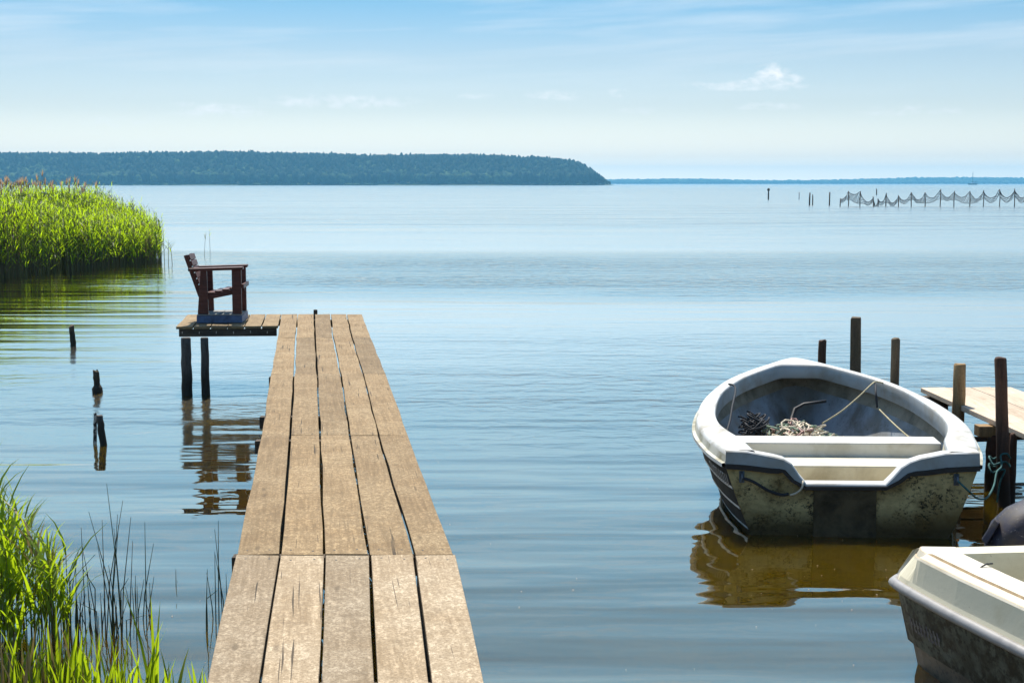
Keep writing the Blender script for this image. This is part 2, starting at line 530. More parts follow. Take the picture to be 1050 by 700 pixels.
def watermat():
    m, t = material('lake_water')
    tc = t.new('ShaderNodeTexCoord')
    sp = t.new('ShaderNodeSeparateXYZ')
    t.link(tc.outputs['Object'], sp.inputs[0])

    def vec(s, loc=(0, 0, 0), rot=0.0):
        mp = t.new('ShaderNodeMapping')
        mp.inputs['Scale'].default_value = s
        mp.inputs['Location'].default_value = loc
        mp.inputs['Rotation'].default_value = (0, 0, rot)
        t.link(tc.outputs['Object'], mp.inputs[0])
        return mp.outputs[0]
    # wind patches: where the lake is ruffled and where it lies smooth
    patch = t.noise(vec((0.02, 0.11, 1)), 1.0, 4, 0.55)
    ywarp = t.math('ADD', sp.outputs[1], t.math('MULTIPLY', t.math('SUBTRACT', t.noise(vec((0.05, 0.12, 1), (7, 3, 0)), 1.0, 3, 0.6), 0.5), 9.0))
    ly = t.math('DIVIDE', t.math('LOGARITHM', t.math('MAXIMUM', ywarp, 4.0), 10.0), 4.0)

    def p(d):
        return math.log10(d) / 4.0
    wind = t.ramp(ly, [(p(12.5), 0.02), (p(15.5), 0.50), (p(19.5), 0.55), (p(23), 0.22), (p(26.5), 0.06), (p(31), 0.08),
                       (p(34), 0.95), (p(43), 0.95), (p(50), 0.25), (p(70), 0.30), (p(95), 0.55), (p(180), 0.50), (p(400), 0.7), (p(4000), 0.7)])
    xs = t.ramp(t.math('MULTIPLY_ADD', sp.outputs[0], 0.05, 0.5), [(0.05, 0.35), (0.42, 0.65), (0.62, 1.0)])
    nearx = t.mix(t.ramp(ly, [(p(24), 1.0), (p(32), 0.0)]), (1, 1, 1), xs)
    wind = t.math('MULTIPLY', wind, nearx)
    wind = t.math('MULTIPLY', wind, t.ramp(patch, [(0.30, 0.45), (0.60, 1.25)]))
    # the water in the lee of the reed bed lies smoother
    leex = t.ramp(t.math('MULTIPLY_ADD', sp.outputs[0], 0.05, 1.0), [(0.52, 0.22), (0.80, 1.0)])
    lee = t.mix(t.ramp(ly, [(p(44), 1.0), (p(52), 0.0)]), (1, 1, 1), leex)
    wind = t.math('MULTIPLY', wind, lee)
    ripple = t.noise(vec((2.5, 4.0, 1), (0, 0, 0), R(6)), 1.0, 3, 0.5, 0.5)
    fine = t.noise(vec((5.5, 13, 1), (3, 1, 0), R(-8)), 1.0, 2, 0.5)
    swell = t.noise(vec((0.16, 1.05, 1), (1, 5, 0), R(2)), 1.0, 2, 0.45, 0.2)
    swell2 = t.noise(vec((0.5, 2.6, 1), (4, 2, 0), R(-4)), 1.0, 2, 0.45, 0.2)
    h = t.math('MULTIPLY', swell, 0.056)
    h = t.math('ADD', h, t.math('MULTIPLY', swell2, 0.009))
    h = t.math('ADD', h, t.math('MULTIPLY', t.math('MULTIPLY', ripple, 0.070), wind))
    h = t.math('ADD', h, t.math('MULTIPLY', t.math('MULTIPLY', fine, 0.006), wind))
    openw = t.ramp(ly, [(p(24), 0), (p(33), 1)])
    openf = t.ramp(ly, [(p(48), 0), (p(90), 1)])
    chop = t.noise(vec((1.5, 2.0, 1), (2, 8, 0), R(5)), 1.0, 3, 0.5, 0.4)
    chop2 = t.noise(vec((0.11, 0.24, 1), (6, 1, 0), R(-3)), 1.0, 4, 0.6, 0.3)
    h = t.math('ADD', h, t.math('MULTIPLY', t.math('MULTIPLY', chop, 0.085), t.math('MULTIPLY', wind, openw)))
    h = t.math('ADD', h, t.math('MULTIPLY', t.math('MULTIPLY', chop2, 1.1), t.math('MULTIPLY', wind, openf)))
    b0 = t.new('ShaderNodeBump')
    b0.inputs['Distance'].default_value = 1.0
    b0.inputs['Strength'].default_value = 1.0
    t.link(h, b0.inputs['Height'])
    sn = t.new('ShaderNodeSeparateXYZ')
    t.link(b0.outputs[0], sn.inputs[0])
    # the lee sides of the wavelets are flatter than their windward sides
    ny = t.math('ADD', t.math('MINIMUM', sn.outputs[1], 0.0), t.math('MULTIPLY', t.math('MAXIMUM', sn.outputs[1], 0.0), t.math('SUBTRACT', 1.0, t.math('MULTIPLY', t.math('MULTIPLY', wind, 4.0, None, True), 0.75))))
    ny = t.math('ADD', ny, t.math('MULTIPLY', wind, -0.038))
    cn_ = t.new('ShaderNodeCombineXYZ')
    t.link(sn.outputs[0], cn_.inputs[0])
    t.link(ny, cn_.inputs[1])
    t.link(sn.outputs[2], cn_.inputs[2])
    b = t.new('ShaderNodeVectorMath', operation='NORMALIZE')
    t.link(cn_.outputs[0], b.inputs[0])
    fr = t.new('ShaderNodeFresnel')
    fr.inputs['IOR'].default_value = 1.9
    t.link(b.outputs[0], fr.inputs['Normal'])
    gl = t.new('ShaderNodeBsdfGlossy', distribution='GGX')
    gl.inputs['Color'].default_value = (0.97, 0.925, 0.86, 1)
    rg = t.ramp(ly, [(p(11), 0.015), (p(14.5), 0.13), (p(21), 0.20), (p(25), 0.21), (p(29.5), 0.205), (p(34), 0.07), (p(43), 0.07), (p(52), 0.20), (p(90), 0.17), (p(600), 0.15)])
    t.link(t.math('MULTIPLY', rg, lee), gl.inputs['Roughness'])
    t.link(b.outputs[0], gl.inputs['Normal'])
    df = t.new('ShaderNodeSubsurfaceScattering', falloff='BURLEY')
    df.inputs['Scale'].default_value = 0.45
    df.inputs['Radius'].default_value = (1.0, 0.8, 0.25)
    murk = t.noise(vec((0.8, 0.8, 1)), 1.0, 3, 0.5)
    t.link(t.mix(murk, (0.044, 0.028, 0.0006), (0.064, 0.041, 0.0009)), df.inputs['Color'])
    mx = t.new('ShaderNodeMixShader')
    t.link(t.math('MINIMUM', t.math('MAXIMUM', t.math('MULTIPLY_ADD', fr.outputs[0], 2.1, -0.16), 0.04), 0.96), mx.inputs[0])
    t.link(df.outputs[0], mx.inputs[1])
    t.link(gl.outputs[0], mx.inputs[2])
    o = t.new('ShaderNodeOutputMaterial')
    t.link(mx.outputs[0], o.inputs[0])
    return m


M['water'] = watermat()

# ------------------------------------------------------------------ the setting
mb = MB()
WX, WY = 5600, 5200
mb.add([(-WX, -300, 0), (WX, -300, 0), (WX, WY, 0), (-WX, WY, 0)], [(0, 1, 2, 3)])
tag(mb.build('water', M['water']), kind='structure')


def bank_edge(x):
    e = 5.35 + 1.25 * sstep(-1.0, -2.6, x) + 2.0 * sstep(-3.0, -7.0, x) - 0.4 * sstep(1.0, 5.0, x)
    return e + 0.25 * mnoise.noise(Vector((x * 0.9, 3.1, 0)))


def bank_z(x, y):
    t = bank_edge(x) - y
    z = 0.16 * t if t > 0 else 0.35 * t
    z = max(-0.7, min(0.42, z))
    return z + 0.05 * mnoise.noise(Vector((x * 1.3, y * 1.3, 0))) + 0.025 * mnoise.noise(Vector((x * 5, y * 5, 2)))


mb = MB()
xs = np.concatenate([np.linspace(-60, -8, 16)[:-1], np.linspace(-8, 6, 100), np.linspace(6, 60, 16)[1:]])
ys = np.concatenate([np.linspace(-60, 0, 14)[:-1], np.linspace(0, 10.5, 70)])
mb.grid([[(x, y, bank_z(x, y)) for x in xs] for y in ys])
tag(mb.build('shore_bank', M['soil']), kind='structure')

# --- far headland and its forest
HEAD_PX = [-700, -300, 0, 100, 215, 260, 400, 480, 550, 590, 602, 612, 621, 628]
HEAD_TOP = [160, 158.5, 158, 157.5, 156.5, 157.5, 160, 159.5, 161.5, 165.5, 169, 176, 184, 190]
HD = 1700.0


def head_total(x):
    px = 525 + x / HD * F
    return max(0.0, (189.2 - interp(px, HEAD_PX, HEAD_TOP)) * (HD + 60) / F + 2.4)


def head_ground(x, y):
    tot = head_total(x)
    top = max(0.6, tot - 15) if tot > 8 else 0.6
    shore = HD + 8 * math.sin(x * 0.021) + 5 * math.sin(x * 0.057)
    g = sstep(shore + 5, shore + 110, y) * top
    return (g + 0.6) if y > shore - 2 else -0.8


mb = MB()
gx = np.linspace(-1500, 121, 150)
gy = np.concatenate([np.linspace(HD - 20, HD + 130, 24), np.linspace(HD + 140, HD + 500, 8)])
mb.grid([[(x, y, head_ground(x, y)) for x in gx] for y in gy])
tag(mb.build('headland', M['hill']), kind='structure')

FAR_PX = [480, 560, 633, 720, 790, 840, 900, 950, 1000, 1060, 1200, 1500]
FAR_TOP = [184.4, 184.6, 184.2, 183.4, 185.2, 184.9, 183.6, 182.2, 182.0, 182.4, 183.0, 183.5]
FD = 4600.0


def far_total(x):
    px = 525 + x / FD * F
    return (188.4 - interp(px, FAR_PX, FAR_TOP)) * FD / F + 2.4


mb = MB()
gx = np.linspace(-400, 3300, 180)
gy = np.concatenate([[FD - 8, FD], np.linspace(FD + 20, FD + 400, 8)])
mb.grid([[(x, y, -0.8 if y < FD else 0.5 + max(0, far_total(x) - 10) * sstep(FD, FD + 160, y)) for x in gx] for y in gy])
tag(mb.build('hills', M['hill']), kind='structure')

# icosphere template for the far crowns
ICO = None


def ico(sub):
    import bmesh
    bm = bmesh.new()
    bmesh.ops.create_icosphere(bm, subdivisions=sub, radius=1)
    v = np.array([p.co[:] for p in bm.verts])
    bm.verts.index_update()
    f = np.array([[q.index for q in fc.verts] for fc in bm.faces])
    bm.free()
    return v, f


def crowns(name, blobs, sub, mat, label):
    """blobs: cx, cy, cz, rx, rz, tint, top-taper; one mass of crowns"""
    V, Fc = ico(sub)
    rs = np.random.RandomState(3)
    n = len(blobs)
    B = np.array(blobs)
    jit = 1 + rs.uniform(-0.24, 0.24, (n, len(V), 1))
    vv = V[None] * jit
    taper = 1 - B[:, None, 6:7] * np.clip((vv[:, :, 2:3] + 0.2), 0, 1.2) * 0.75
    vv[:, :, 0:2] *= taper
    vv[:, :, 0:2] *= B[:, None, 3:4]
    vv[:, :, 2:3] *= B[:, None, 4:5]
    vv += B[:, None, 0:3]
    ff = Fc[None] + (np.arange(n) * len(V))[:, None, None]
    verts = vv.reshape(-1, 3)
    faces = ff.reshape(-1, 3)
    me = bpy.data.meshes.new(name)
    me.vertices.add(len(verts))
    me.vertices.foreach_set('co', verts.ravel())
    me.loops.add(faces.size)
    me.loops.foreach_set('vertex_index', faces.ravel().astype(np.int32))
    me.polygons.add(len(faces))
    me.polygons.foreach_set('loop_start', np.arange(0, faces.size, 3, dtype=np.int32))
    me.update(calc_edges=True)
    a = me.attributes.new('rnd', 'FLOAT', 'FACE')
    rr = np.repeat(B[:, 5], len(Fc)) + rs.uniform(-0.12, 0.12, n * len(Fc))
    a.data.foreach_set('value', np.clip(rr, 0, 1).astype(np.float32))
    me.materials.append(mat)
    me.validate()
    o = bpy.data.objects.new(name, me)
    col.objects.link(o)
    return tag(o, label, 'forest', kind='stuff')


blobs = []
x = -900.0
while x < 119:
    for k in range(22):
        y = HD + 8 + k * 7.0 + rng.uniform(-3, 3)
        if k > 17:
            y += (k - 17) * 14
        xx = x + rng.uniform(-3, 3)
        tot = head_total(xx)
        if tot < 6 and rng.random() < 0.5:
            continue
        g = head_ground(xx, y)
        if g < 0.3:
            continue
        up = sstep(HD, HD + 90, y)
        pine = rng.random() < 0.30 + 0.6 * up + 0.55 * mnoise.noise(Vector((xx * .02, y * .03, 7)))
        hgt = (15 if pine else 12.5) * rng.uniform(0.92, 1.06)
        hgt = min(hgt, max(4.0, tot * 0.8))
        if rng.random() < 0.012:
            hgt *= 1.12
        tint = rng.uniform(0.0, 0.5) if pine else rng.uniform(0.35, 1.0)
        r = hgt * (0.24 if pine else 0.34) * rng.uniform(0.85, 1.2)
        blobs.append((xx, y, g + hgt * 0.58, r, hgt * 0.44, tint, 0.45 if pine else 0.15))
        if not pine or rng.random() < 0.4:
            blobs.append((xx + rng.uniform(-.6, .6) * r, y - r * 0.4, g + hgt * rng.uniform(0.3, 0.55), r * 0.8, hgt * 0.25, min(1, tint + 0.1), 0.1))
    x += 4.8
for k_ in range(420):
    xx = rng.uniform(-640, 116)
    if mnoise.noise(Vector((xx * .012, 4.4, 0))) < 0.02:
        continue
    blobs.append((xx, HD + 4 + rng.uniform(-2, 3), .9, 3.2, 1.5, 1.0, 0.1))
# a few lower pines standing off the point
for px, hh in ((606, 17), (611, 14), (614, 11), (618, 8), (622, 5)):
    xx = (px - 525) / F * (HD + 30)
    blobs.append((xx, HD + 30, 1 + hh * 0.5, hh * 0.17, hh * 0.5, 0.1, 0.8))
crowns('forest', blobs, 2, M['forest'], 'dense dark wooded headland along the far left shore')
blobs = []
x = -380.0
while x < 3200:
    for k in range(5):
        xx = x + rng.uniform(-7, 7)
        y = FD + 6 + k * 40 + rng.uniform(-10, 10)
        g = 0.5 + max(0, far_total(xx) - 10) * sstep(FD, FD + 160, y)
        hgt = 10 * rng.uniform(0.9, 1.08)
        blobs.append((xx, y, g + hgt * 0.5, 13 * rng.uniform(.9, 1.2), hgt * 0.55, rng.uniform(0.55, 1.0), 0.1))
    x += 13
crowns('forest', blobs, 1, M['forest'], 'low hazy wooded shore along the right horizon')

# --- air
mb = MB()
mb.box((-5650, -310, -1.6), (5650, 5250, 62))
hz = mb.build('haze', [])
m, t = material('haze_air')
pv = t.new('ShaderNodeVolumePrincipled')
pv.inputs['Color'].default_value = (0.22, 0.65, 1.0, 1)
pv.inputs['Density'].default_value = 0.00022
pv.inputs['Anisotropy'].default_value = 0.2
o = t.new('ShaderNodeOutputMaterial')
t.link(pv.outputs[0], o.inputs['Volume'])
hz.data.materials.append(m)
tag(hz, 'pale blue haze over the lake', 'haze', kind='stuff')

# ------------------------------------------------------------------ reed bed
BED = [(-30, 22), (-16.5, 27), (-14.3, 31.5), (-12.9, 35.3), (-11.9, 39.0), (-10.62, 42.8), (-11.0, 44.8), (-13.5, 49), (-18, 55), (-30, 60)]


def inside(x, y, poly):
    c = False
    j = len(poly) - 1
    for i in range(len(poly)):
        xi, yi = poly[i]
        xj, yj = poly[j]
        if (yi > y) != (yj > y) and x < (xj - xi) * (y - yi) / (yj - yi) + xi:
            c = not c
        j = i
    return c


def dist_edge(x, y, poly):
    best = 1e9
    for i in range(1, len(poly) - 1):
        a, b = Vector(poly[i - 1]), Vector(poly[i])
        ab = b - a
        tt = max(0, min(1, (Vector((x, y)) - a).dot(ab) / ab.length_squared))
        best = min(best, (a + ab * tt - Vector((x, y))).length)
    return best


def reed_plant(mb, x, y, z0, h, nleaf, leafl, sr, mi_leaf=0, mi_stem=1, low=0.30, plume=None, spread=1.0):
    lean = rng.gauss(0, 0.05)
    az = rng.uniform(0, 6.28)
    tip = Vector((x + math.cos(az) * lean * h, y + math.sin(az) * lean * h, z0 + h))
    base = Vector((x, y, z0))
    mid = base.lerp(tip, 0.5)
    mb.tube([base - Vector((0, 0, 0.25)), mid, base.lerp(tip, 0.93)], [sr, sr * 0.8, sr * 0.4], 3, mi_stem, rng.random(), False)
    r0 = rng.random()
    for k in range(nleaf):
        f = low + (1 - low) * (k + rng.random()) / nleaf
        p = base.lerp(tip, min(0.97, f))
        a = rng.uniform(0, 6.28)
        L = leafl * rng.uniform(0.7, 1.15) * (1.0 - 0.45 * max(0, f - 0.6) / 0.4)
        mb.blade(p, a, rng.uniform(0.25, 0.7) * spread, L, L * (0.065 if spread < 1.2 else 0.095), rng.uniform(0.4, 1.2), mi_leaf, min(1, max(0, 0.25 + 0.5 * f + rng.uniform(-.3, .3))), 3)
    if plume is not None:
        for k in range(5):
            mb.blade(tip - Vector((0, 0, 0.12)), rng.uniform(0, 6.28), rng.uniform(0.05, 0.35), rng.uniform(0.22, 0.36), 0.05, rng.uniform(0.1, 0.5), plume, rng.random(), 2)


mb = MB()
cnt = 0
while cnt < 4600:
    x, y = rng.uniform(-24, -10.5), rng.uniform(26, 58)
    if not inside(x, y, BED):
        continue
    de = dist_edge(x, y, BED)
    if de > 1.5 and rng.random() > (0.22 if de < 5 else 0.10):
        continue
    if x < (0 - 525) / F * y - 2.5:
        continue
    tipd = math.hypot(x + 10.9, y - 42.6)
    h = min(2.22, 1.22 + 0.135 * tipd) + 0.10 * rng.uniform(-1, 1)
    if de < 0.4:
        h *= rng.uniform(0.7, 1.0)
    if rng.random() < .14:
        h += rng.uniform(.05, .28)
    h += 0.14 * mnoise.noise(Vector((x * 0.8, y * 0.8, 0)))
    pl = 2 if (tipd > 6 and rng.random() < 0.10 and de > 1.0) else None
    if pl:
        h += 0.16
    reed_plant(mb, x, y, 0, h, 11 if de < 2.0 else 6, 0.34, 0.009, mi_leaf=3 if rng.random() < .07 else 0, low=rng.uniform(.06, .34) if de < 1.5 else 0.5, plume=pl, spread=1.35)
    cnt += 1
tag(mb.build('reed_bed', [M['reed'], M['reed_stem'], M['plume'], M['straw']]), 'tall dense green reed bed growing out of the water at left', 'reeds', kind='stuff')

for i, (px, py, top, lab) in enumerate([(209, 262, 236, 'single thin reed stalk in open water, the left of two behind the chair'),
                                        (215.5, 259, 234, 'single drooping reed stalk in open water, the right of two behind the chair'),
                                        (169, 276, 231, 'tall leafy reed standing just off the reed bed tip'),
                                        (172.5, 272, 244, 'bushy short reed just right of the tall leafy one'),
                                        (177, 271, 250, 'smallest sparse reed farthest off the reed bed tip'),
                                        (162.5, 279, 226, 'reed at the very edge of the bed with bare lower stem')]):
    b = at(px, py, 0)
    mb = MB()
    h = (py - top) / F * b.y
    reed_plant(mb, b.x, b.y, 0, h, 3 if i < 2 else (9 if i != 4 else 5), 0.26 if i < 2 else 0.36, 0.008 if i < 2 else 0.011, low=0.6 if i < 2 else 0.38, spread=1.3)
    one(mb, 'reed_stalk', [M['reed'], M['rush'] if i < 2 else M['reed_stem']], (b.x, b.y, 0), lab, 'reed', 'reed stalks standing apart in the water')

# ------------------------------------------------------------------ near shore plants
def clump(name, label, cat, cx, cy, n, rx, ry, hmin, hmax, kind='grass', group=None, wid=0.014, mats=None, lean=0.18, brown=0.1):
    mb = MB()
    z0 = max(0.0, bank_z(cx, cy))
    for k in range(n):
        a, r = rng.uniform(0, 6.28), math.sqrt(rng.random())
        x, y = cx + rx * r * math.cos(a), cy + ry * r * math.sin(a)
        z = max(-0.03, bank_z(x, y) - 0.02)
        h = (hmin + (hmax - hmin) * rng.random() ** (2.0 if kind == 'rush' else 1.0)) * (1 - 0.35 * r)
        if kind == 'reed':
            reed_plant(mb, x, y, z, h, 8, 0.40 * (0.7 + 0.3 * h), 0.004, 0 if rng.random() < .86 else 2, 1, 0.28)
        elif kind == 'rush':
            az = rng.uniform(0, 6.28)
            ln = abs(rng.gauss(0, 0.11)) * h
            mi = 1 if rng.random() < brown else 0
            q = Vector((math.cos(az) * ln, math.sin(az) * ln, h))
            b = Vector((x, y, z - 0.1))
            pts = [b, b + q * 0.5 - Vector((q.x, q.y, 0)) * 0.2, b + q]
            if rng.random() < 0.14:
                pts[-1] = b + q * 0.8 + Vector((rng.uniform(-.15, .15), 0, -0.12))
            mb.tube(pts, [0.0034, 0.0029, 0.0012], 4, mi, rng.random(), False)
        else:
            mi = 1 if rng.random() < brown else 0
            mb.blade((x, y, z), rng.uniform(0, 6.28), abs(rng.gauss(0, lean)), h, wid * rng.uniform(0.7, 1.3), rng.uniform(0.05, 0.7), mi, rng.random(), 4)
    return one(mb, name, mats, (cx, cy, z0), label, cat, group)


G_REED = 'reed clumps on the near bank'
RM = [M['grass'], M['reed_stem'], M['straw']]
for (px, py, n, rx, ry, h0, h1, lab) in [
        (6, 655, 30, .28, .30, .62, 1.10, 'tallest bright green reed clump at the left edge of the near bank'),
        (38, 668, 26, .22, .26, .40, .82, 'shorter green reed clump leaning right beside the tallest one'),
        (-40, 640, 60, .35, .40, .85, 1.10, 'green reed clump mostly cut off by the left picture edge')]:
    p = at(px, py, 0)
    clump('reed_clump', lab, 'reed clump', p.x, p.y, n, rx, ry, h0, h1, 'reed', G_REED, mats=RM)
G_RUSH = 'rushes in the shallows by the bank'
RU = [M['rush'], M['rush_brown']]
for (px, py, n, rx, ry, h0, h1, br, lab) in [
        (72, 652, 26, .18, .25, .36, .95, .35, 'thin dark rushes just right of the green reeds'),
        (98, 655, 28, .17, .30, .38, 1.12, .25, 'tallest dense dark rushes standing in the shallow water'),
        (122, 650, 16, .15, .30, .36, 1.08, .25, 'dark rushes with long straight stems right of the densest tuft'),
        (147, 632, 8, .06, .10, .36, .56, .4, 'short sparse rushes at the right edge of the tufts'),
        (180, 600, 1, .01, .01, .26, .27, .0, 'taller of two lone rush tips sticking out of open water by the jetty'),
        (184, 597, 1, .01, .01, .16, .17, .0, 'shorter of two lone rush tips sticking out of open water by the jetty'),
        (222, 640, 8, .06, .2, .55, .85, .0, 'thin broken rushes close beside the big jetty')]:
    p = at(px, py, 0)
    clump('rush_tuft', lab, 'rushes', p.x, p.y, n, rx, ry, h0, h1, 'rush', G_RUSH, mats=RU, brown=br)
G_GR = 'grass tufts along the water edge'
GM = [M['grass'], M['straw']]
for (px, py, n, rx, ry, h0, h1, br, lab) in [
        (20, 700, 90, .28, .25, .16, .40, .55, 'yellowing half dry grass tuft in the bottom left corner'),
        (60, 700, 60, .22, .22, .20, .50, .30, 'mixed green and straw grass tuft under the rushes'),
        (92, 708, 32, .16, .16, .25, .46, .10, 'green grass tuft at the foot of the dark rushes'),
        (118, 712, 22, .12, .12, .26, .44, .05, 'green grass blades right of the rush feet'),
        (155, 716, 12, .05, .08, .34, .62, .0, 'lone upright grass tuft with one broad tall blade'),
        (182, 722, 12, .12, .08, .22, .42, .0, 'row of short upright grass blades before open water'),
        (206, 722, 7, .06, .08, .18, .36, .0, 'few grass blades touching the jetty edge')]:
    p = at(px, py, 0)
    clump('grass_tuft', lab, 'grass', p.x, p.y, n, rx, ry, h0, h1, 'grass', G_GR, mats=GM, brown=br, wid=0.02)
mb = MB()
for k in range(3800):
    x, y = rng.uniform(-7, 5), rng.uniform(2.5, 8.5)
    z = bank_z(x, y)
    if z < 0.0 or (x > -1.3 and rng.random() < 0.6):
        continue
    mb.blade((x, y, z - 0.02), rng.uniform(0, 6.28), abs(rng.gauss(0, .3)), rng.uniform(.08, .3), .010, rng.uniform(.1, .9), 1 if rng.random() < .55 else 0, rng.random(), 3)
tag(mb.build('grass', GM), 'short mixed green and dry grass covering the near bank', 'grass', kind='stuff')

# ------------------------------------------------------------------ the long jetty
DS = 10.0 / F * 1.0


def deck_pt(px, py):
    """pixel on the gently rising deck of the long jetty"""
    z = 0.70
    for _ in range(20):
        p = at(px, py, z)
        z = CAM_H - 1.75 + 10.0 * p.y / F
    return at(px, py, z)


DA = deck_pt(355, 700)
DB = deck_pt(329.5, 322)
JR = math.atan2(-(DB.x - DA.x), DB.y - DA.y)
jetty = thing('wooden_jetty', 'long weathered plank jetty with a side platform reaching out into the lake', 'jetty', (DA.x, DA.y, 0), JR)
rows = {  # picture row: the plank boundaries seen there
    'n0': (700, [213, 268, 328, 385, 441, 497]),
    'n1': (571, [242.5, 287.5, 333.5, 379.5, 424.5, 468]),
    'f0': (568, [243.5, 287.5, 332.5, 378.5, 425, 466]),
    'f1': (446, [268.4, 297.5, 328, 358.5, 388.5, 419]),
    'f2': (383, [278, 301.6, 325.2, 349.4, 372.5, 396]),
    'f3': (346, [284.8, 303.2, 323.0, 341.5, 361.0, 380.5]),
    'f4': (322, [288.6, 305.4, 322.2, 339.0, 355.6, 371.6])}


def brow(k):
    y, xs_ = rows[k]
    return [deck_pt(x, y) for x in xs_]


near1, near0 = brow('n1'), brow('n0')
nearx_ = []
for a, b in zip(near1, near0):
    d = b - a
    k = (0.4 - a.y) / d.y
    nearx_.append(a + d * k)


def planks(mb, A, B, gap=0.010, th=0.036, endgap=0.006, jz=0.003, mi=0, nails=False):
    for i in range(len(A) - 1):
        a0, a1, b0, b1 = A[i], A[i + 1], B[i], B[i + 1]
        wa, wb = (a1 - a0).normalized() * gap / 2, (b1 - b0).normalized() * gap / 2
        if i == 0:
            wa0, wb0 = Vector((0, 0, 0)), Vector((0, 0, 0))
        else:
            wa0, wb0 = wa * rng.uniform(.5, 1.5), wb * rng.uniform(.5, 1.5)
        da = (b0 - a0).normalized()
        dz = Vector((0, 0, rng.uniform(-jz, jz)))
        dz2 = Vector((0, 0, rng.uniform(-jz, jz)))
        e0, e1 = da * endgap * rng.uniform(.4, 1.3), da * endgap * rng.uniform(.4, 1.3)
        q = [a0 + wa0 + e0, a1 - wa + e0, b1 - wb - e1, b0 + wb0 - e1]
        q = [q[0] + dz, q[1] + dz2, q[2] + dz2, q[3] + dz]
        dn = Vector((0, 0, th))
        n = 6
        # slightly wavy long edges
        rowsT = []
        for s in range(n + 1):
            f = s / n
            l = q[0].lerp(q[3], f)
            r = q[1].lerp(q[2], f)
            side = (r - l).normalized()
            wob = 0.0045 * (1 if 0 < s < n else 0)
            l = l + side * rng.uniform(-wob, wob)
            r = r + side * rng.uniform(-wob, wob)
            rowsT.append((l, r))
        b = len(mb.v)
        for l, r in rowsT:
            mb.v.extend([tuple(l), tuple(r), tuple(r - dn), tuple(l - dn)])
        rr = rng.random()
        if nails:
            for q0_, sg in ((q[0].lerp(q[1], .22), 1), (q[0].lerp(q[1], .76), 1), (q[3].lerp(q[2], .24), -1), (q[3].lerp(q[2], .78), -1)):
                c_ = q0_ + da * (sg * rng.uniform(.05, .09)) + Vector((0, 0, .0012))
                nb_ = len(mb.v)
                mb.v.extend([(c_.x + .0055 * math.cos(a_ * math.pi / 3), c_.y + .0055 * math.sin(a_ * math.pi / 3), c_.z) for a_ in range(6)])
                mb.f.append(tuple(range(nb_, nb_ + 6)))
                mb.mi.append(1)
                mb.rn.append(.5)
                mb.sm.append(False)
        for s in range(n):
            c0, c1 = b + 4 * s, b + 4 * s + 4
            for e in range(4):
                e2 = (e + 1) % 4
                mb.f.append((c0 + e, c0 + e2, c1 + e2, c1 + e))
                mb.mi.append(mi)
                mb.rn.append(rr)
                mb.sm.append(False)
        mb.f.append((b, b + 3, b + 2, b + 1))
        mb.f.append((b + 4 * n, b + 4 * n + 1, b + 4 * n + 2, b + 4 * n + 3))
        for _ in range(2):
            mb.mi.append(mi)
            mb.rn.append(rr)
            mb.sm.append(False)


lift = Vector((0, 0, 0.012))
mb = MB()
planks(mb, [p + lift for p in nearx_], [p + lift for p in near1], 0.011, 0.042, nails=True)
tag(mb.build('near_deck', [M['deck_near'], M['rubber']], jetty, bevel=0.004), 'paler dry planks of the near section')
mb = MB()
R0, R1, R2, R3, R4 = [brow(k) for k in ('f0', 'f1', 'f2', 'f3', 'f4')]
planks(mb, R0, R1, 0.013, endgap=0.0025, nails=True)
planks(mb, R1, R2, 0.011, endgap=0.002, nails=True)
planks(mb, R2, R3, 0.014, endgap=0.001)
planks(mb, R3, R4, 0.014, endgap=0.001, nails=True)
mb.build('far_deck', [M['deck'], M['rubber']], jetty, bevel=0.003)

# side platform
pf0, pf1 = deck_pt(180.5, 335.0), deck_pt(285.3, 334.2)
pb0, pb1 = deck_pt(192.5, 322.6), deck_pt(288.6, 322.2)
nb = 6
A = [pf0.lerp(pf1, i / nb) for i in range(nb + 1)]
B = [pb0.lerp(pb1, i / nb) for i in range(nb + 1)]
mb = MB()
planks(mb, A, B, 0.012, 0.030, endgap=0.0)
mb.build('platform_deck', M['deck_edge'], jetty, bevel=0.003)
along = (pb0 - pf0).normalized()
across = (pf1 - pf0).normalized()
mb = MB()
dz = Vector((0, 0, -0.075))
mb.bar(pf0 + along * 0.035 + across * 0.03 + dz, pf1 + along * 0.035 - across * 0.02 + dz, 0.045, 0.085, rnd=.3)
fasc = mb.build('front_beam', M['beam'], jetty, bevel=0.004)
mb = MB()
for i in range(6):
    p = pf0.lerp(pf1, (i + .35) / 6) + Vector((0, 0, -0.052 - 0.01 * rng.random())) + along * 0.008
    mb = MB()
    mb.bar(p, p + Vector((0.003 * rng.uniform(-1, 1), 0, -0.025)), 0.006, 0.008, up=(0, 1, 0))
    mb.build('nail', M['nail'], fasc)
mb = MB()
mb.bar(pb0 - along * 0.25 + across * 0.03 + dz, pb1 - along * 0.25 + dz, 0.05, 0.085, rnd=.5)
mb.build('rear_beam', M['beam'], jetty, bevel=0.004)


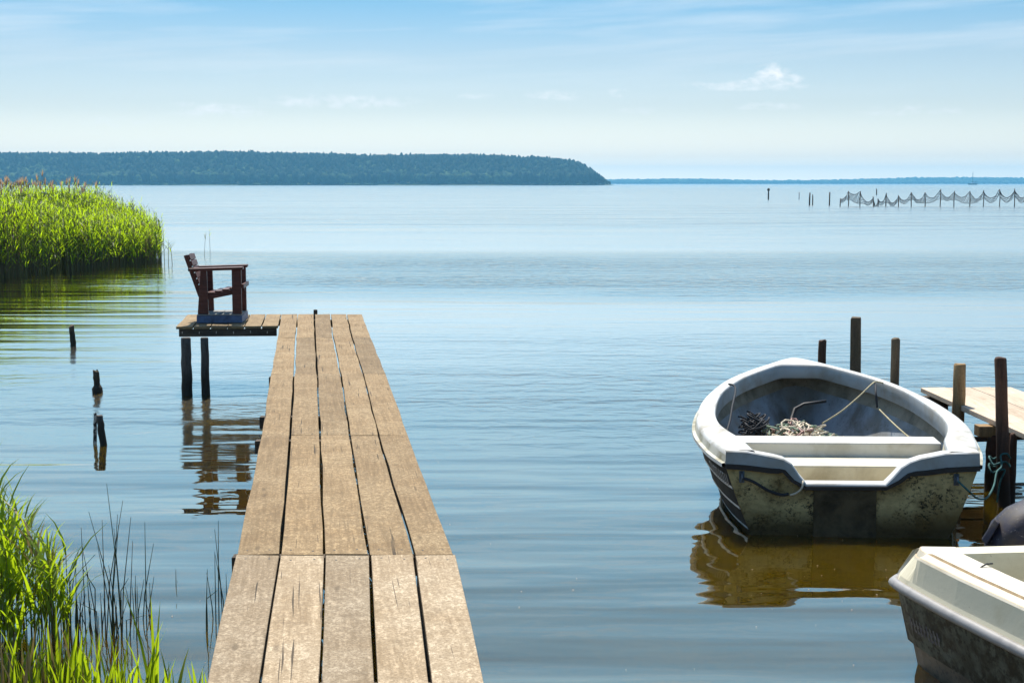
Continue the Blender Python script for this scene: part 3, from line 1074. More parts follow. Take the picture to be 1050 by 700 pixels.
def pole(mb, base, top, r0, r1, n=10, mi=0, wob=0.03, rnd=0.5, segs=7, depth=0.5, rough_top=0.0):
    base, top = Vector(base), Vector(top)
    pts, rad = [base - Vector((0, 0, depth)) - (top - base).normalized() * 0.0], [r0]
    for k in range(segs + 1):
        f = k / segs
        p = base.lerp(top, f) + Vector((rng.uniform(-1, 1), rng.uniform(-1, 1), 0)) * r0 * 0.06 * (1 if 0 < k < segs else 0)
        pts.append(p)
        rad.append(r0 + (r1 - r0) * f)
    pts.append(top + Vector((0, 0, 0.012)))
    rad.append(r1 * 0.86)
    b0 = len(mb.v)
    mb.tube(pts, rad, n, mi, rnd, True, wob)
    if rough_top:
        for i in range(len(mb.v) - 2 * n, len(mb.v)):
            v = mb.v[i]
            mb.v[i] = (v[0], v[1], v[2] + rng.uniform(-rough_top, rough_top))


for (px, py, r) in ((192, 405, 0.062), (211, 405, 0.049)):
    b = at(px, py, 0)
    mb = MB()
    pole(mb, b, (b.x, b.y, 0.65), r * 1.02, r * 0.92, rnd=rng.random())
    mb.build('post', M['grey_post'], jetty)
for r_, dy in ((R0, .15), (R1, .25), (R2, .2), (R4, -.35)):
    for (i, s) in ((0, .13), (5, -.13)):
        p = r_[i] + (r_[5] - r_[0]).normalized() * s + Vector((0, dy, 0))
        mb = MB()
        pole(mb, (p.x, p.y, 0), (p.x, p.y, p.z - 0.13), 0.06, 0.055, rnd=rng.random())
        mb.build('post', M['grey_post'], jetty)
for (r_, dy, ov) in ((R0, .14, .03), (R1, .05, .045), (R1, 1.05, .05), (R2, .12, .02), (R4, -.3, .0), (near0, .1, .02)):
    ax = (r_[5] - r_[0]).normalized()
    mb = MB()
    sh = Vector((-math.sin(JR), math.cos(JR), 0)) * dy + Vector((0, 0, -0.088))
    mb.bar(r_[0] - ax * ov + sh, r_[5] - ax * 0.01 + sh, 0.07, 0.09, rnd=rng.random())
    mb.build('crossbeam', M['beam'], jetty, bevel=0.004)
# a post head just past the end of the deck
p = far(323.5, 320.0, R4[2].y + 0.12)
mb = MB()
pole(mb, (p.x, p.y, 0), (p.x, p.y, p.z + .02), 0.025, 0.025, rnd=.2)
mb.build('post', M['beam'], jetty)

# ------------------------------------------------------------------ plinth and armchair on the platform
C0 = deck_pt(201.7, 331.6)
ch_rot = math.atan2(across.y, across.x)
pl = thing('plinth', 'low blue painted board plinth under the red brown armchair', 'plinth', (C0.x, C0.y, C0.z + 0.005), ch_rot)
k = 0.00156
mb = MB()
for (y0, y1) in ((0, .03), (.59, .62)):
    mb.box((0, y0, 0), (.53, y1, .085))
for (x0, x1) in ((0, .03), (.50, .53)):
    mb.box((x0, .031, 0), (x1, .589, .085))
mb.build('side_boards', M['blue_paint'], pl, local=True, bevel=.004)
mb = MB()
for i in range(4):
    mb.box((.005 + i * .131, -.004, .087), (.005 + i * .131 + .126, .624, .100))
mb.build('top_boards', M['grey_board'], pl, local=True, bevel=.003)
chair = thing('armchair', 'red brown slatted wooden armchair facing right on the jetty platform', 'chair', (C0.x, C0.y, C0.z + 0.107), ch_rot)
W = 0.60
for y in (0.02, W - 0.10):
    mb = MB()
    x0, x1, xt0, xt1, zt = .01, .135, .055, .125, .52
    mb.hexa([(x0, y, 0), (x1, y, 0), (x1, y + .05, 0), (x0, y + .05, 0), (xt0, y, zt), (xt1, y, zt), (xt1, y + .05, zt), (xt0, y + .05, zt)], rnd=rng.random())
    mb.build('rear_leg', M['mahogany'], chair, local=True, bevel=.006)
    mb = MB()
    mb.box((.415, y, 0), (.525, y + .05, .52), rnd=rng.random())
    mb.build('front_leg', M['mahogany'], chair, local=True, bevel=.006)
    mb = MB()
    mb.hexa([(-.085, y - .035, .505), (.55, y - .035, .522), (.55, y + .085, .522), (-.085, y + .085, .505),
             (-.085, y - .035, .54), (.55, y - .035, .557), (.55, y + .085, .557), (-.085, y + .085, .54)], rnd=rng.random())
    mb.build('armrest', M['mahogany'], chair, local=True, bevel=.008)
mb = MB()
for y in (.10, W - .15):
    mb = MB()
    mb.bar((.06, y, .185), (.515, y, .275), .04, .06, rnd=rng.random())
    mb.build('seat_rail', M['mahogany'], chair, local=True, bevel=.004)
mb = MB()
for i in range(6):
    f = i / 5
    c = Vector((.075 + f * .43, 0, .225 + f * .092))
    mb.bar(c + Vector((0, .075, 0)), c + Vector((0, W - .075, 0)), .075, .022, rnd=rng.random())
mb.box((.527, .03, .30), (.553, W - .03, .352), rnd=.4)
mb.build('seat', M['mahogany'], chair, local=True, bevel=.004)
bd = (Vector((-.105, 0, .695)) - Vector((.055, 0, .20)))
mb = MB()
for y in (.085, W - .125):
    a, b = Vector((.035, y + .02, .205)), Vector((-.125, y + .02, .69))
    mb = MB()
    mb.bar(a, b, .04, .045, up=(1, 0, .3), rnd=rng.random())
    mb.build('back_post', M['mahogany'], chair, local=True, bevel=.004)
mb = MB()
nrm = Vector((bd.z, 0, -bd.x)).normalized()
for i in range(7):
    f = (i + .5) / 7
    c = Vector((.055, 0, .20)) + bd * f + nrm * .016
    mb.bar(c + Vector((0, .075, 0)), c + Vector((0, W - .115, 0)), 0.066, .02, up=nrm, rnd=rng.random())
mb.build('backrest', M['mahogany'], chair, local=True, bevel=.004)

# ------------------------------------------------------------------ old stakes in the water at left
def stake(px, base_y, top_y, r, mat, lab, leanpx=0, name='old_stake', rough=.02, foot=0.0, group='rotten stakes in the water'):
    b = at(px, base_y, 0)
    h = (base_y - top_y) / F * b.y
    mb = MB()
    tp = (b.x + leanpx / F * b.y, b.y, h)
    if foot:
        pole(mb, b, tp, r * .9, r, n=9, wob=.14, rough_top=rough, rnd=rng.random())
        mb.tube([(b.x, b.y, -.1), (b.x, b.y, .02), (b.x, b.y, foot), (b.x, b.y, foot + .04)], [r * 1.6, r * 1.7, r * 1.5, r], 9, 0, .3, True, .2)
    else:
        pole(mb, b, tp, r, r * .9, n=9, wob=.12, rough_top=rough, rnd=rng.random())
    return one(mb, name, mat, (b.x, b.y, 0), lab, 'stake', group)


stake(75.3, 354.5, 334.5, .042, M['post'], 'short dark leaning stake nearest the reed bed', -1.5)
stake(100, 402.5, 381, .037, M['post'], 'dark rotten stake with a thicker collar at the waterline', -1, foot=.05)
stake(106, 456, 426, .034, M['grey_post'], 'smooth grey stake beside a thin speckled one', -3, rough=.004)
m_, t = material('lichen_speckled_wood')
n = t.noise(t.coords('Object', (1, 1, .6)), 38, 3, .6)
finish(t, t.mix(t.ramp(n, [(.50, 0), (.56, 1)]), (.025, .02, .016), (.62, .58, .50)), .8, n, .004)
M['lichen'] = m_
stake(97.3, 455, 425, .018, m_, 'thin dark stake speckled with white beside the smooth grey one', 1.5)

# ------------------------------------------------------------------ mooring posts behind the boat
def mooring(px, top_y, wpx, d, mat, lab, square=False, lean=0.0, pale_top=False, rough=.008):
    tp = far(px, top_y, d)
    r = wpx / F * d / 2
    mb = MB()
    bx = tp.x + lean
    pole(mb, (bx, d, 0), tp, r * 1.05, r * .97, n=4 if square else 11, wob=.02 if square else .035, rnd=rng.random(), rough_top=rough)
    if square:
        c = Vector((bx, d, 0))
        rot = Matrix.Rotation(R(26), 4, 'Z')
        mb.v = [tuple(c + rot @ (Vector(v) - c)) for v in mb.v]
        mb.sm = [False] * len(mb.sm)
    return one(mb, 'mooring_post', mat, (bx, d, 0), lab, 'post', 'mooring posts around the moored boat', bevel=.004 if square else 0)


mooring(843.5, 349.5, 8.5, 15.2, M['red_post'], 'shortest dark post showing just above the white bow')
mooring(877, 326.5, 14.5, 14.0, M['post'], 'tall square brown post behind the white boat, standing highest', True, lean=.03)
mooring(918.5, 348.5, 9.2, 12.45, M['post'], 'middle-height round post touching the right gunwale')
mooring(984.3, 374.5, 13, 11.75, M['tan_post'], 'tan flat-topped post at the edge of the pale jetty')
mooring(1026, 368, 12.6, 10.42, M['red_post'], 'tall dark red brown post with teal rope wound round it', lean=.07, rough=.004)
mooring(1039.5, 446, 7.5, 10.55, M['red_post'], 'low dark post half hidden behind the tall roped one')

# ------------------------------------------------------------------ pale plank jetty at the right
j2 = thing('plank_jetty', 'narrow pale plank jetty beside the moored boats at the right', 'jetty', (4.15, 12.9, 0), R(-0.6))
zt = .565
e0, e1 = at(944, 397, zt), at(1050, 444, zt)
dl = (e1 - e0).normalized()
rt = Vector((-dl.y, dl.x, 0))
if rt.x < 0:
    rt = -rt
offs = [0, .225, .45, .64, .83]
A = [e0 + rt * o_ + dl * 9.4 for o_ in offs]
B = [e0 + rt * o_ for o_ in offs]
mb = MB()
planks(mb, [A[0], A[1]], [B[0], B[1]], .004, .042)
planks(mb, [A[1], A[2]], [B[1], B[2]], .004, .042)
s_ = rt * .014
planks(mb, [A[2] + s_, A[3]], [B[2] + s_, B[3]], .004, .042)
planks(mb, [A[3], A[4]], [B[3], B[4]], .004, .042)
mb.build('deck', M['pale_deck'], j2, bevel=.003)
for (d_, l_, w_, z_, mt) in ((.22, .06, .09, -.09, 'beam'), (1.72, .11, .12, -.095, 'tan_post'), (3.6, .1, .12, -.095, 'beam'), (5.6, .1, .12, -.095, 'beam')):
    c = e0 + dl * d_
    mb = MB()
    mb.bar(c - rt * l_ + Vector((0, 0, z_)), c + rt * .88 + Vector((0, 0, z_)), w_, .085, rnd=rng.random())
    mb.build('crossbeam', M[mt], j2, bevel=.004)
for (d_, o_) in ((.24, .12), (.24, .72), (1.74, .02), (1.74, .74), (3.6, .06), (3.6, .74), (5.6, .06), (5.6, .74)):
    c = e0 + dl * d_ + rt * o_
    mb = MB()
    pole(mb, (c.x, c.y, 0), (c.x, c.y, zt - .135), .06, .055, rnd=rng.random())
    mb.build('post', M['red_post'], j2)
c = at(997, 451, .22)
mb = MB()
mb.bar((c.x - .04, c.y + .02, .22), (c.x + .75, c.y + .1, .24), .05, .04)
mb.build('brace', M['red_post'], j2, bevel=.004)

# ------------------------------------------------------------------ the white rowing boat
BX, BY = 2.312, 9.53
BROT = R(-5.3)
boat = thing('rowing_boat', 'white clinker-style open boat with a stained stern and notched transom, moored between posts', 'boat', (BX, BY, 0), BROT, heel=R(-0.6))
LB = 3.83
OY = [0, .25, .5, 1.0, 1.5, 2.1, 2.75, 3.2, 3.5, 3.68, 3.78, 3.83]
OB = [.84, .90, .945, 1.0, .985, .895, .70, .47, .265, .14, .06, 0]
IY = [0, .42, .7, 1.0, 1.45, 2.1, 2.6, 2.92, 3.25]
IB = [.64, .70, .775, .835, .84, .755, .585, .41, .18]


def sheer(y):
    return .585 + .185 * max(0, y / LB) ** 1.7


def smooth_curve(xs_, ys_, n):
    """Catmull-Rom through the points, evenly spaced"""
    P = [Vector((a, b)) for a, b in zip(xs_, ys_)]
    out = []
    for i in range(len(P) - 1):
        p0, p1, p2, p3 = P[max(i - 1, 0)], P[i], P[i + 1], P[min(i + 2, len(P) - 1)]
        for s in range(12):
            t_ = s / 12
            out.append(0.5 * ((2 * p1) + (p2 - p0) * t_ + (2 * p0 - 5 * p1 + 4 * p2 - p3) * t_ ** 2 + (3 * p1 - p0 - 3 * p2 + p3) * t_ ** 3))
    out.append(P[-1])
    L = [0]
    for a, b in zip(out, out[1:]):
        L.append(L[-1] + (b - a).length)
    res = []
    for k_ in range(n):
        s = L[-1] * k_ / (n - 1)
        res.append((float(np.interp(s, L, [q[0] for q in out])), float(np.interp(s, L, [q[1] for q in out]))))
    return res


NS = 44
oc = smooth_curve(OB, OY, NS)
ic = smooth_curve(IB, IY, NS)
ic[-1] = (.16, 3.25)
prof = []
for i in range(NS):
    (ox, oy), (ix, iy) = oc[i], ic[i]
    if i == 0:
        tx, ty = oc[1][0] - ox, oc[1][1] - oy
    elif i == NS - 1:
        tx, ty = -1, 0.25
    else:
        tx, ty = oc[i + 1][0] - oc[i - 1][0], oc[i + 1][1] - oc[i - 1][1]
    l_ = math.hypot(tx, ty)
    nx, ny = ty / l_, -tx / l_
    if i == NS - 1:
        nx, ny = 0, 1
    zo, zi = sheer(oy), sheer(oy) + .006

    def pt(f, z, out=0.0):
        return (ix + (ox - ix) * f + nx * out, iy + (oy - iy) * f + ny * out, z)
    prof.append([pt(.30, zi - .135), pt(.04, zi - .135), pt(0, zi - .12), pt(0, zi - .018), pt(.05, zi - .003), pt(.14, zi + .004), pt(.5, zo + .010), pt(.88, zo + .002), pt(.97, zo - .010), pt(1, zo - .028), pt(1, zo - .078, .008),
                 pt(1, zo - .083, .032), pt(1, zo - .108, .032), pt(1, zo - .116, .006), pt(1, zo - .13, -.012)])
mi_r = [2, 2, 2, 2, 0, 0, 0, 0, 0, 1, 1, 0, 1, 3]
rowsL = [[(-x_, y_, z_) for x_, y_, z_ in p_] for p_ in prof]
rowsR = [list(p_) for p_ in prof][::-1]
rowsR_ = rowsR
allrows = rowsL + [[(0 if j > 5 else x_, y_, z_) for j, (x_, y_, z_) in enumerate(rowsR[0])]][:0] + rowsR
mb = MB()
mb.grid(allrows, mi_r, .5, True, False, flip=False)
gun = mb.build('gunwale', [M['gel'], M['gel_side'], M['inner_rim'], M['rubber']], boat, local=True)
es = gun.modifiers.new('edge', 'EDGE_SPLIT')
es.split_angle = R(50)


def hb(t_):
    return interp(t_ * LB, OY, OB)


def ease_b(t_):
    # smoother beam curve for the hull
    y = t_ * LB
    lo = [q for q in oc]
    return float(np.interp(y, [q[1] for q in lo], [q[0] for q in lo]))


def hullpt(t_, s, off=0.0, inset=0.0):
    """t along the length, s from the bottom (0) to the rail (1)"""
    zr = sheer(t_ * LB) - .125
    zb = -.10 + .12 * max(0, (t_ - .8) / .2) ** 2
    z = zb + (zr - zb) * s
    length = 3.34 + (LB - .02 - 3.34) * s ** .85
    b = max(0, ease_b(t_) - .015)
    ratio = .72 - .36 * sstep(.35, 1.0, t_)
    x = b * (ratio + (1 - ratio) * s ** .8)
    x = max(0.0, x + (off - inset) * min(1, x * 6))
    return (x, t_ * length, z)


SEC = []
NSK = 4
secmi = []
for q in range(NSK):
    s0, s1 = q / NSK, (q + 1) / NSK
    SEC += [(s0, .018), (s0 + .035, .017), (s1 - .001, 0.0)]
    secmi += [1, 0, 1]
secmi = secmi[:-1]
ts = [0, .03, .07, .12, .18, .25, .32, .40, .48, .56, .64, .71, .77, .82, .87, .91, .94, .965, .985, 1.0]
mb = MB()
for sgn in (-1, 1):
    rows_ = []
    for t_ in ts:
        r_ = [(0, hullpt(t_, 0)[1], -.22 + .2 * max(0, (t_ - .7) / .3) ** 2)]
        r_ += [hullpt(t_, s, off) for s, off in SEC]
        rows_.append([(sgn * x_, y_, z_) for x_, y_, z_ in r_])
    mb.grid(rows_, [0] + secmi, .5, False, False, flip=(sgn > 0))
mb.build('hull', [M['hull'], M['hull_edge']], boat, local=True)
# inside skin and floor
mb = MB()
for sgn in (-1, 1):
    rows_ = []
    for t_ in ts[:-1]:
        rows_.append([(sgn * x_, y_, z_) for x_, y_, z_ in [hullpt(t_ * .97, s, 0, .035) for s in (.28, .4, .55, .7, .82, .83, .99)]])
    rows_.append([(0, hullpt(.97, s)[1], hullpt(.97, s)[2]) for s in (.28, .4, .55, .7, .82, .83, .99)])
    mb.grid(rows_, [0, 0, 0, 0, 0, 1], .5, True, False, flip=(sgn < 0))
fl = [hullpt(t_ * .97, .3, 0, .03) for t_ in ts[:-1]]
mb.grid([[(-x_, y_, .085), (-x_ * .3, y_, .075), (x_ * .3, y_, .075), (x_, y_, .085)] for x_, y_, z_ in fl], 0, .5, True)
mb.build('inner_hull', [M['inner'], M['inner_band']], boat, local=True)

# transom plate with the motor notch
NX = -.035
TOPX = [-.83, -.70, -.46, -.405, -.30, .23, .335, .40, .60, .83]
TOPZ = [.585, .582, .535, .505, .365, .365, .485, .525, .578, .585]
half_b = [(-(hullpt(0, s_q)[0] + .013), hullpt(0, s_q)[2]) for s_q in (0, .12, .25, .4, .55, .7, .85, .99)]
outline = half_b + list(zip(TOPX, [z - .004 for z in TOPZ])) + [(-x_, z_) for x_, z_ in reversed(half_b)]
import bmesh as _bm


def plate(name, outl, y0, y1, mat, parent, bevel=.004):
    bm = _bm.new()
    vs = [bm.verts.new((x_, y0, z_)) for x_, z_ in outl]
    fc = bm.faces.new(vs)
    ex = _bm.ops.extrude_face_region(bm, geom=[fc])
    for v in [g for g in ex['geom'] if isinstance(g, _bm.types.BMVert)]:
        v.co.y = y1
    _bm.ops.triangulate(bm, faces=[f_ for f_ in bm.faces if len(f_.verts) > 4])
    _bm.ops.recalc_face_normals(bm, faces=bm.faces)
    me = bpy.data.meshes.new(name)
    bm.to_mesh(me)
    bm.free()
    me.materials.append(mat)
    o_ = bpy.data.objects.new(name, me)
    col.objects.link(o_)
    o_.parent = parent
    if bevel:
        bv = o_.modifiers.new('bevel', 'BEVEL')
        bv.width = bevel
        bv.segments = 2
        bv.limit_method = 'ANGLE'
    return o_


tr = plate('transom', outline, -.012, .05, M['transom'], boat)
# cap moulding along the transom top and the dark seal under it
capx = [-.845, -.70, -.52, -.455, -.40, -.345, -.30, .23, .28, .335, .39, .46, .62, .845]
capz = [.596, .590, .556, .540, .508, .425, .372, .372, .425, .490, .527, .552, .586, .596]
caph = [.090, .092, .080, .070, .060, .045, .018, .014, .040, .055, .070, .085, .095, .092]
mb = MB()
rows_ = []
for i in range(len(capx)):
    a = Vector((capx[max(0, i - 1)], capz[max(0, i - 1)]))
    b = Vector((capx[min(len(capx) - 1, i + 1)], capz[min(len(capx) - 1, i + 1)]))
    d_ = (b - a).normalized()
    n_ = Vector((d_.y, -d_.x))
    c = Vector((capx[i], capz[i]))
    e = c + n_ * caph[i]
    rows_.append([(c.x, .075, c.y), (c.x, -.028, c.y), (c.x + n_.x * .008, -.036, c.y + n_.y * .008), (e.x, -.040, e.y), (e.x, -.01, e.y)])
mb.grid(rows_, [0, 0, 1, 1], .5, False)
cap = mb.build('transom_cap', [M['gel'], M['inner_rim']], boat, local=True)
mb = MB()
rows_ = []
for i in range(len(capx)):
    a = Vector((capx[max(0, i - 1)], capz[max(0, i - 1)]))
    b = Vector((capx[min(len(capx) - 1, i + 1)], capz[min(len(capx) - 1, i + 1)]))
    d_ = (b - a).normalized()
    n_ = Vector((d_.y, -d_.x))
    c = Vector((capx[i], capz[i]))
    hh = .036 if abs(capx[i] + .035) > .4 else .026
    e0_, e1_ = c + n_ * (caph[i] + .001), c + n_ * (caph[i] + hh)
    rows_.append([(e0_.x, -.012, e0_.y), (e0_.x, -.046, e0_.y), (e1_.x, -.044, e1_.y), (e1_.x, -.012, e1_.y)])
mb.grid(rows_, 0, .5, False)
mb.build('rubber_seal', M['rubber'], cap, local=True)
plate('motor_pad', [(NX - .215, -.05), (NX - .215, .345), (NX + .205, .345), (NX + .205, -.05)], -.034, -.013, M['pad'], tr)
# inner face of the stern quarters
for sgn in (-1, 1):
    mb = MB()
    mb.grid([[(sgn * .64, .06, .57), (sgn * .64, .06, .10)], [(sgn * .70, .43, .565), (sgn * .66, .43, .10)], [(sgn * .77, .72, .57), (sgn * .70, .72, .10)]], 0, .5, True, flip=sgn > 0)
    mb.build('stern_lining', M['bench'], boat, local=True)
mb = MB()
mb.box((-.775, .84, .09), (.775, 1.12, .497))
th = mb.build('thwart', M['thwart'], boat, local=True, bevel=.012)
mb = MB()
mb.box((-.69, .50, .10), (.69, .838, .392))
mb.build('stern_bench', M['bench'], boat, local=True, bevel=.012)
mb = MB()
mb.box((-.62, .052, .19), (.62, .498, .20))
mb.build('well_floor', M['bench'], boat, local=True)
# transom eyes
for (x_, z_) in ((-.735, .412), (.70, .405)):
    mb = MB()
    mb.box((x_ - .018, -.02, z_ - .04), (x_ + .018, -.0125, z_ + .04))
    pts = [(x_, -.02, z_ - .028), (x_, -.05, z_ - .022), (x_, -.06, z_), (x_, -.05, z_ + .022), (x_, -.02, z_ + .028)]
    mb.tube(pts, .008, 7)
    mb.build('mooring_eye', M['steel'], boat, local=True)
# worn unreadable lettering on the left strakes
mb = MB()
for i in range(11):
    t0 = .012 + i * .0125
    w_ = .0042
    for (sa, sb, da) in ((.77, .92, 0), (.77, .785, .006), (.90, .915, .006))[:rng.choice((1, 2, 3))]:
        q0, q1 = hullpt(t0 + da, sa, .0185), hullpt(t0 + da + w_ * (1 if da == 0 else 1.6), sa, .0185)
        q2, q3 = hullpt(t0 + da + w_ * (1 if da == 0 else 1.6), sb, .0125), hullpt(t0 + da, sb, .0125)
        mb.add([(-p_[0] - .004, p_[1], p_[2]) for p_ in (q0, q1, q2, q3)], [(0, 1, 2, 3)])
mb.build('lettering', M['faded_pale'], boat, local=True)

BM = ROOT[boat.name]


def bw(x_, y_, z_):
    return BM @ Vector((x_, y_, z_))


def rope(name, pts, r, mat, label, group=None, n=6, sub=6):
    """a rope: smooth curve through world points"""
    P = [Vector(p) for p in pts]
    out = []
    for i in range(len(P) - 1):
        p0, p1, p2, p3 = P[max(i - 1, 0)], P[i], P[i + 1], P[min(i + 2, len(P) - 1)]
        for s in range(sub):
            t_ = s / sub
            out.append(0.5 * ((2 * p1) + (p2 - p0) * t_ + (2 * p0 - 5 * p1 + 4 * p2 - p3) * t_ ** 2 + (3 * p1 - p0 - 3 * p2 + p3) * t_ ** 3))
    out.append(P[-1])
    mb_ = MB()
    mb_.tube(out, r, n)
    c_ = P[0]
    return one(mb_, name, mat, (c_.x, c_.y, c_.z), label, 'rope', group)


G_R = 'ropes on the white boat'
rope('rope', [far(906, 392.5, 12.0), far(898, 391.3, 11.9), far(893, 394.5, 11.6), far(880, 407, 11.45), far(862, 422, 11.35), far(843, 434, 11.3)], .006, M['rope_tan'], 'thin tan rope running from the right gunwale down to the rope heap', G_R)
rope('rope', [far(897.5, 392.5, 11.86), far(898, 401, 11.55), far(899.5, 418, 11.5)], .0085, M['rope_dark'], 'short dark rope hanging straight down inside the right gunwale', G_R)
rope('rope', [far(900, 418, 11.5), far(916, 434, 11.1), far(934, 450, 10.72)], .0065, M['rope_tan'], 'straight yellowish rope from the right side down to the thwart', G_R)
rope('rope', [far(747, 393.5, 12.0), far(753, 395.5, 11.95), far(754, 402, 11.75), far(751, 416, 11.3), far(748, 433, 11.0), far(743, 448, 10.66)], .008, M['rope_dark'], 'dark rope lying over the left gunwale and down its inside', G_R)
rope('rope', [bw(-.735, -.055, .412), bw(-.66, -.05, .385), bw(-.56, -.045, .325), bw(-.47, -.045, .295), bw(-.42, -.04, .30)], .011, M['rope_dark'], 'thick dark rope sagging across the left half of the transom', G_R)
rope('rope', [bw(-.41, -.05, .295), bw(-.37, -.055, .31), bw(-.335, -.06, .345), bw(-.325, -.04, .385), bw(-.335, .02, .392)], .007, M['rope_cream'], 'short cream cord tied over the notch of the transom', G_R)
pr = at(1031, 512, 0)
tz = .50
teal = [bw(.70, -.06, .405), bw(.78, -.07, .33), far(1003, 511, 9.75), far(1012, 510, 9.9), far(1019, 498, 10.1), far(1022, 484, 10.25), far(1027, 478, 10.33)]
cx_, cy_ = 3.635, 10.44
for i in range(22):
    a = -1.8 + i * .62
    teal.append(Vector((cx_ + .075 * math.cos(a), cy_ + .075 * math.sin(a), .40 - .006 * i + .02 * math.sin(i * 1.9))))
teal += [Vector((cx_ - .02, cy_ - .085, .2)), Vector((cx_ - .04, cy_ - .09, .05))]
rope('rope', teal, .0075, M['rope_teal'], 'teal rope from the right stern eye wound round the tall dark post', G_R)

# rope heap, dark net bundle and anchor in the bow
mb = MB()
hc = (.0, 1.55)
for i in range(230):
    cx_ = max(-.60, min(.22, rng.gauss(-.19, .19)))
    cy_ = rng.uniform(1.30, 2.05)
    hz_ = .16 + .33 * math.exp(-((cx_ + .17) / .50) ** 2) * math.exp(-((cy_ - 1.6) / .5) ** 2) * rng.uniform(.6, 1.08)
    rr = rng.uniform(.03, .085)
    a0 = rng.uniform(0, 6.28)
    tx, ty = rng.uniform(-.5, .5), rng.uniform(-.5, .5)
    pts = []
    for s in range(9):
        a = a0 + s * rng.uniform(.5, .9)
        pts.append((cx_ + rr * math.cos(a), cy_ + rr * math.sin(a), hz_ + rr * (tx * math.cos(a) + ty * math.sin(a)) + rng.uniform(-.008, .012)))
    mb.tube([bw(*p_) for p_ in pts], rng.uniform(.006, .0095), 5, rng.choice((0, 0, 0, 1, 1, 2)), rng.random())
p = bw(-.0, 1.6, .09)
one(mb, 'rope_heap', [M['rope_cream'], M['rope_green'], M['rope_pink']], p, 'tangled heap of cream, green and faded red rope inside the boat', 'rope')
mb = MB()
for i in range(70):
    cx_, cy_ = rng.gauss(-.50, .075), rng.gauss(1.85, .10)
    hz_ = .14 + .40 * math.exp(-((cx_ + .50) / .16) ** 2) * rng.uniform(.3, 1)
    rr = rng.uniform(.04, .09)
    a0 = rng.uniform(0, 6.28)
    tx, ty = rng.uniform(-1, 1), rng.uniform(-1, 1)
    mb.tube([bw(cx_ + rr * math.cos(a0 + s * .8), cy_ + rr * math.sin(a0 + s * .8), hz_ + rr * tx * math.cos(a0 + s * .8)) for s in range(8)], .008, 5, 0, rng.random())
one(mb, 'net_bundle', M['rope_dark'], bw(-.50, 1.85, .09), 'dark bundled net on the left of the rope heap', 'net')
mb = MB()
mb.tube([bw(-.02, 2.0, .16), bw(-.13, 2.35, .30), bw(-.145, 2.5, .40), bw(-.11, 2.58, .47), bw(-.03, 2.6, .51), bw(.16, 2.62, .535)], [.02, .02, .02, .018, .015, .012], 7)
mb.tube([bw(-.16, 2.3, .27), bw(.05, 2.28, .30), bw(.22, 2.2, .28)], [.012, .016, .012], 6)
mb.tube([bw(-.10, 2.35, .12), bw(-.08, 2.30, .26), bw(.03, 2.2, .36)], [.012, .016, .012], 6)
one(mb, 'anchor', M['iron'], bw(0, 2.2, .09), 'small dark iron anchor leaning in the shaded bow', 'anchor')

# ------------------------------------------------------------------ the cream motor boat at the lower right
B2 = thing('motor_boat', 'cream decked motor boat with a mossy hull cut off by the lower right corner', 'boat', (2.66, 7.06, 0), R(180))
# local frame turned half round: +y runs towards the camera, x flipped; build in world instead


B2C, B2S = math.cos(R(6)), math.sin(R(6))


def side2(y):
    """half breadth of the second boat at y metres in front of its stern"""
    return interp(y, [0, .05, .15, .3, .6, 1.12, 1.8, 2.4, 2.9, 3.2], [.76, .80, .80, .785, .745, .655, .51, .34, .16, .02])


def b2(x_, y_, z_):
    return Vector((2.70 + x_ * B2C + y_ * B2S, 7.05 + x_ * B2S - y_ * B2C, z_))





ys2 = [0, .05, .10, .15, .22, .3, .45, .6, .75, .9, 1.12, 1.4, 1.8, 2.1, 2.4, 2.7, 2.9, 3.1, 3.2]
mb = MB()
sec2 = [(.80, -.12, 1), (.86, .08, 1), (.875, .125, 1), (.905, .13, 0), (.965, .33, 0), (.985, .425, 0)]
for sgn in (-1, 1):
    rows_ = []
    for y in ys2:
        h = side2(y)
        rows_.append([b2(0, y, -.2)] + [b2(sgn * (h * a_), y + (.05 if y == 0 else 0) * (1 - a_) * 4, z_) for a_, z_, _ in sec2])
    mb.grid(rows_, [1, 1, 1, 0, 0, 0], .5, False, flip=(sgn < 0))
# transom
rows_ = [[b2(0, 0.0, z_), b2(side2(0) * a_, .0 + .2 * (1 - a_), z_)] for a_, z_, _ in sec2]
rows_l = [[b2(-side2(0) * a_, .0 + .2 * (1 - a_), z_), b2(0, 0.0, z_)] for a_, z_, _ in sec2]
mb.grid(rows_, 0, .5, False)
mb.grid(rows_l, 0, .5, False)
hull2 = mb.build('hull', [M['hull2'], M['hull2_low']], B2, bevel=0)
mb = MB()
mb.tube([b2(-side2(y) - .012, y + .012, .43) for y in ys2], .026, 10)
mb.tube([b2(side2(y) + .012, y + .012, .43) for y in ys2], .026, 10)
mb.tube([b2(-side2(0) - .008, .0, .43), b2(side2(0) + .008, 0, .43)], .026, 10)
mb.build('rub_rail', M['lilac'], B2)
# coaming side, deck and cockpit wall


def deckrow(sgn, y):
    h = side2(y)
    low = 1 - sstep(.14, .24, y)
    zt_ = .598 - .030 * low
    ins = .030 + .045 * low
    ci = max(.02, h - .275)
    zf = .598
    return [b2(sgn * max(.01, q), y + dy * low, z_) for q, dy, z_ in (
        (h - .004, 0, .445), (h - .012, .01, .470), (h - ins, .02, zt_ - .010), (h - ins - .007, .02, zt_), (h - ins - .012, .02, zt_ + .001),
        (h - .030 - .075, .02, zf + .002), (h - .030 - .080, .02, zf + .002 + .012 * (1 - low)), (h - .030 - .085, .02, zf + .003 + .012 * (1 - low)), (ci, .05, .602))]


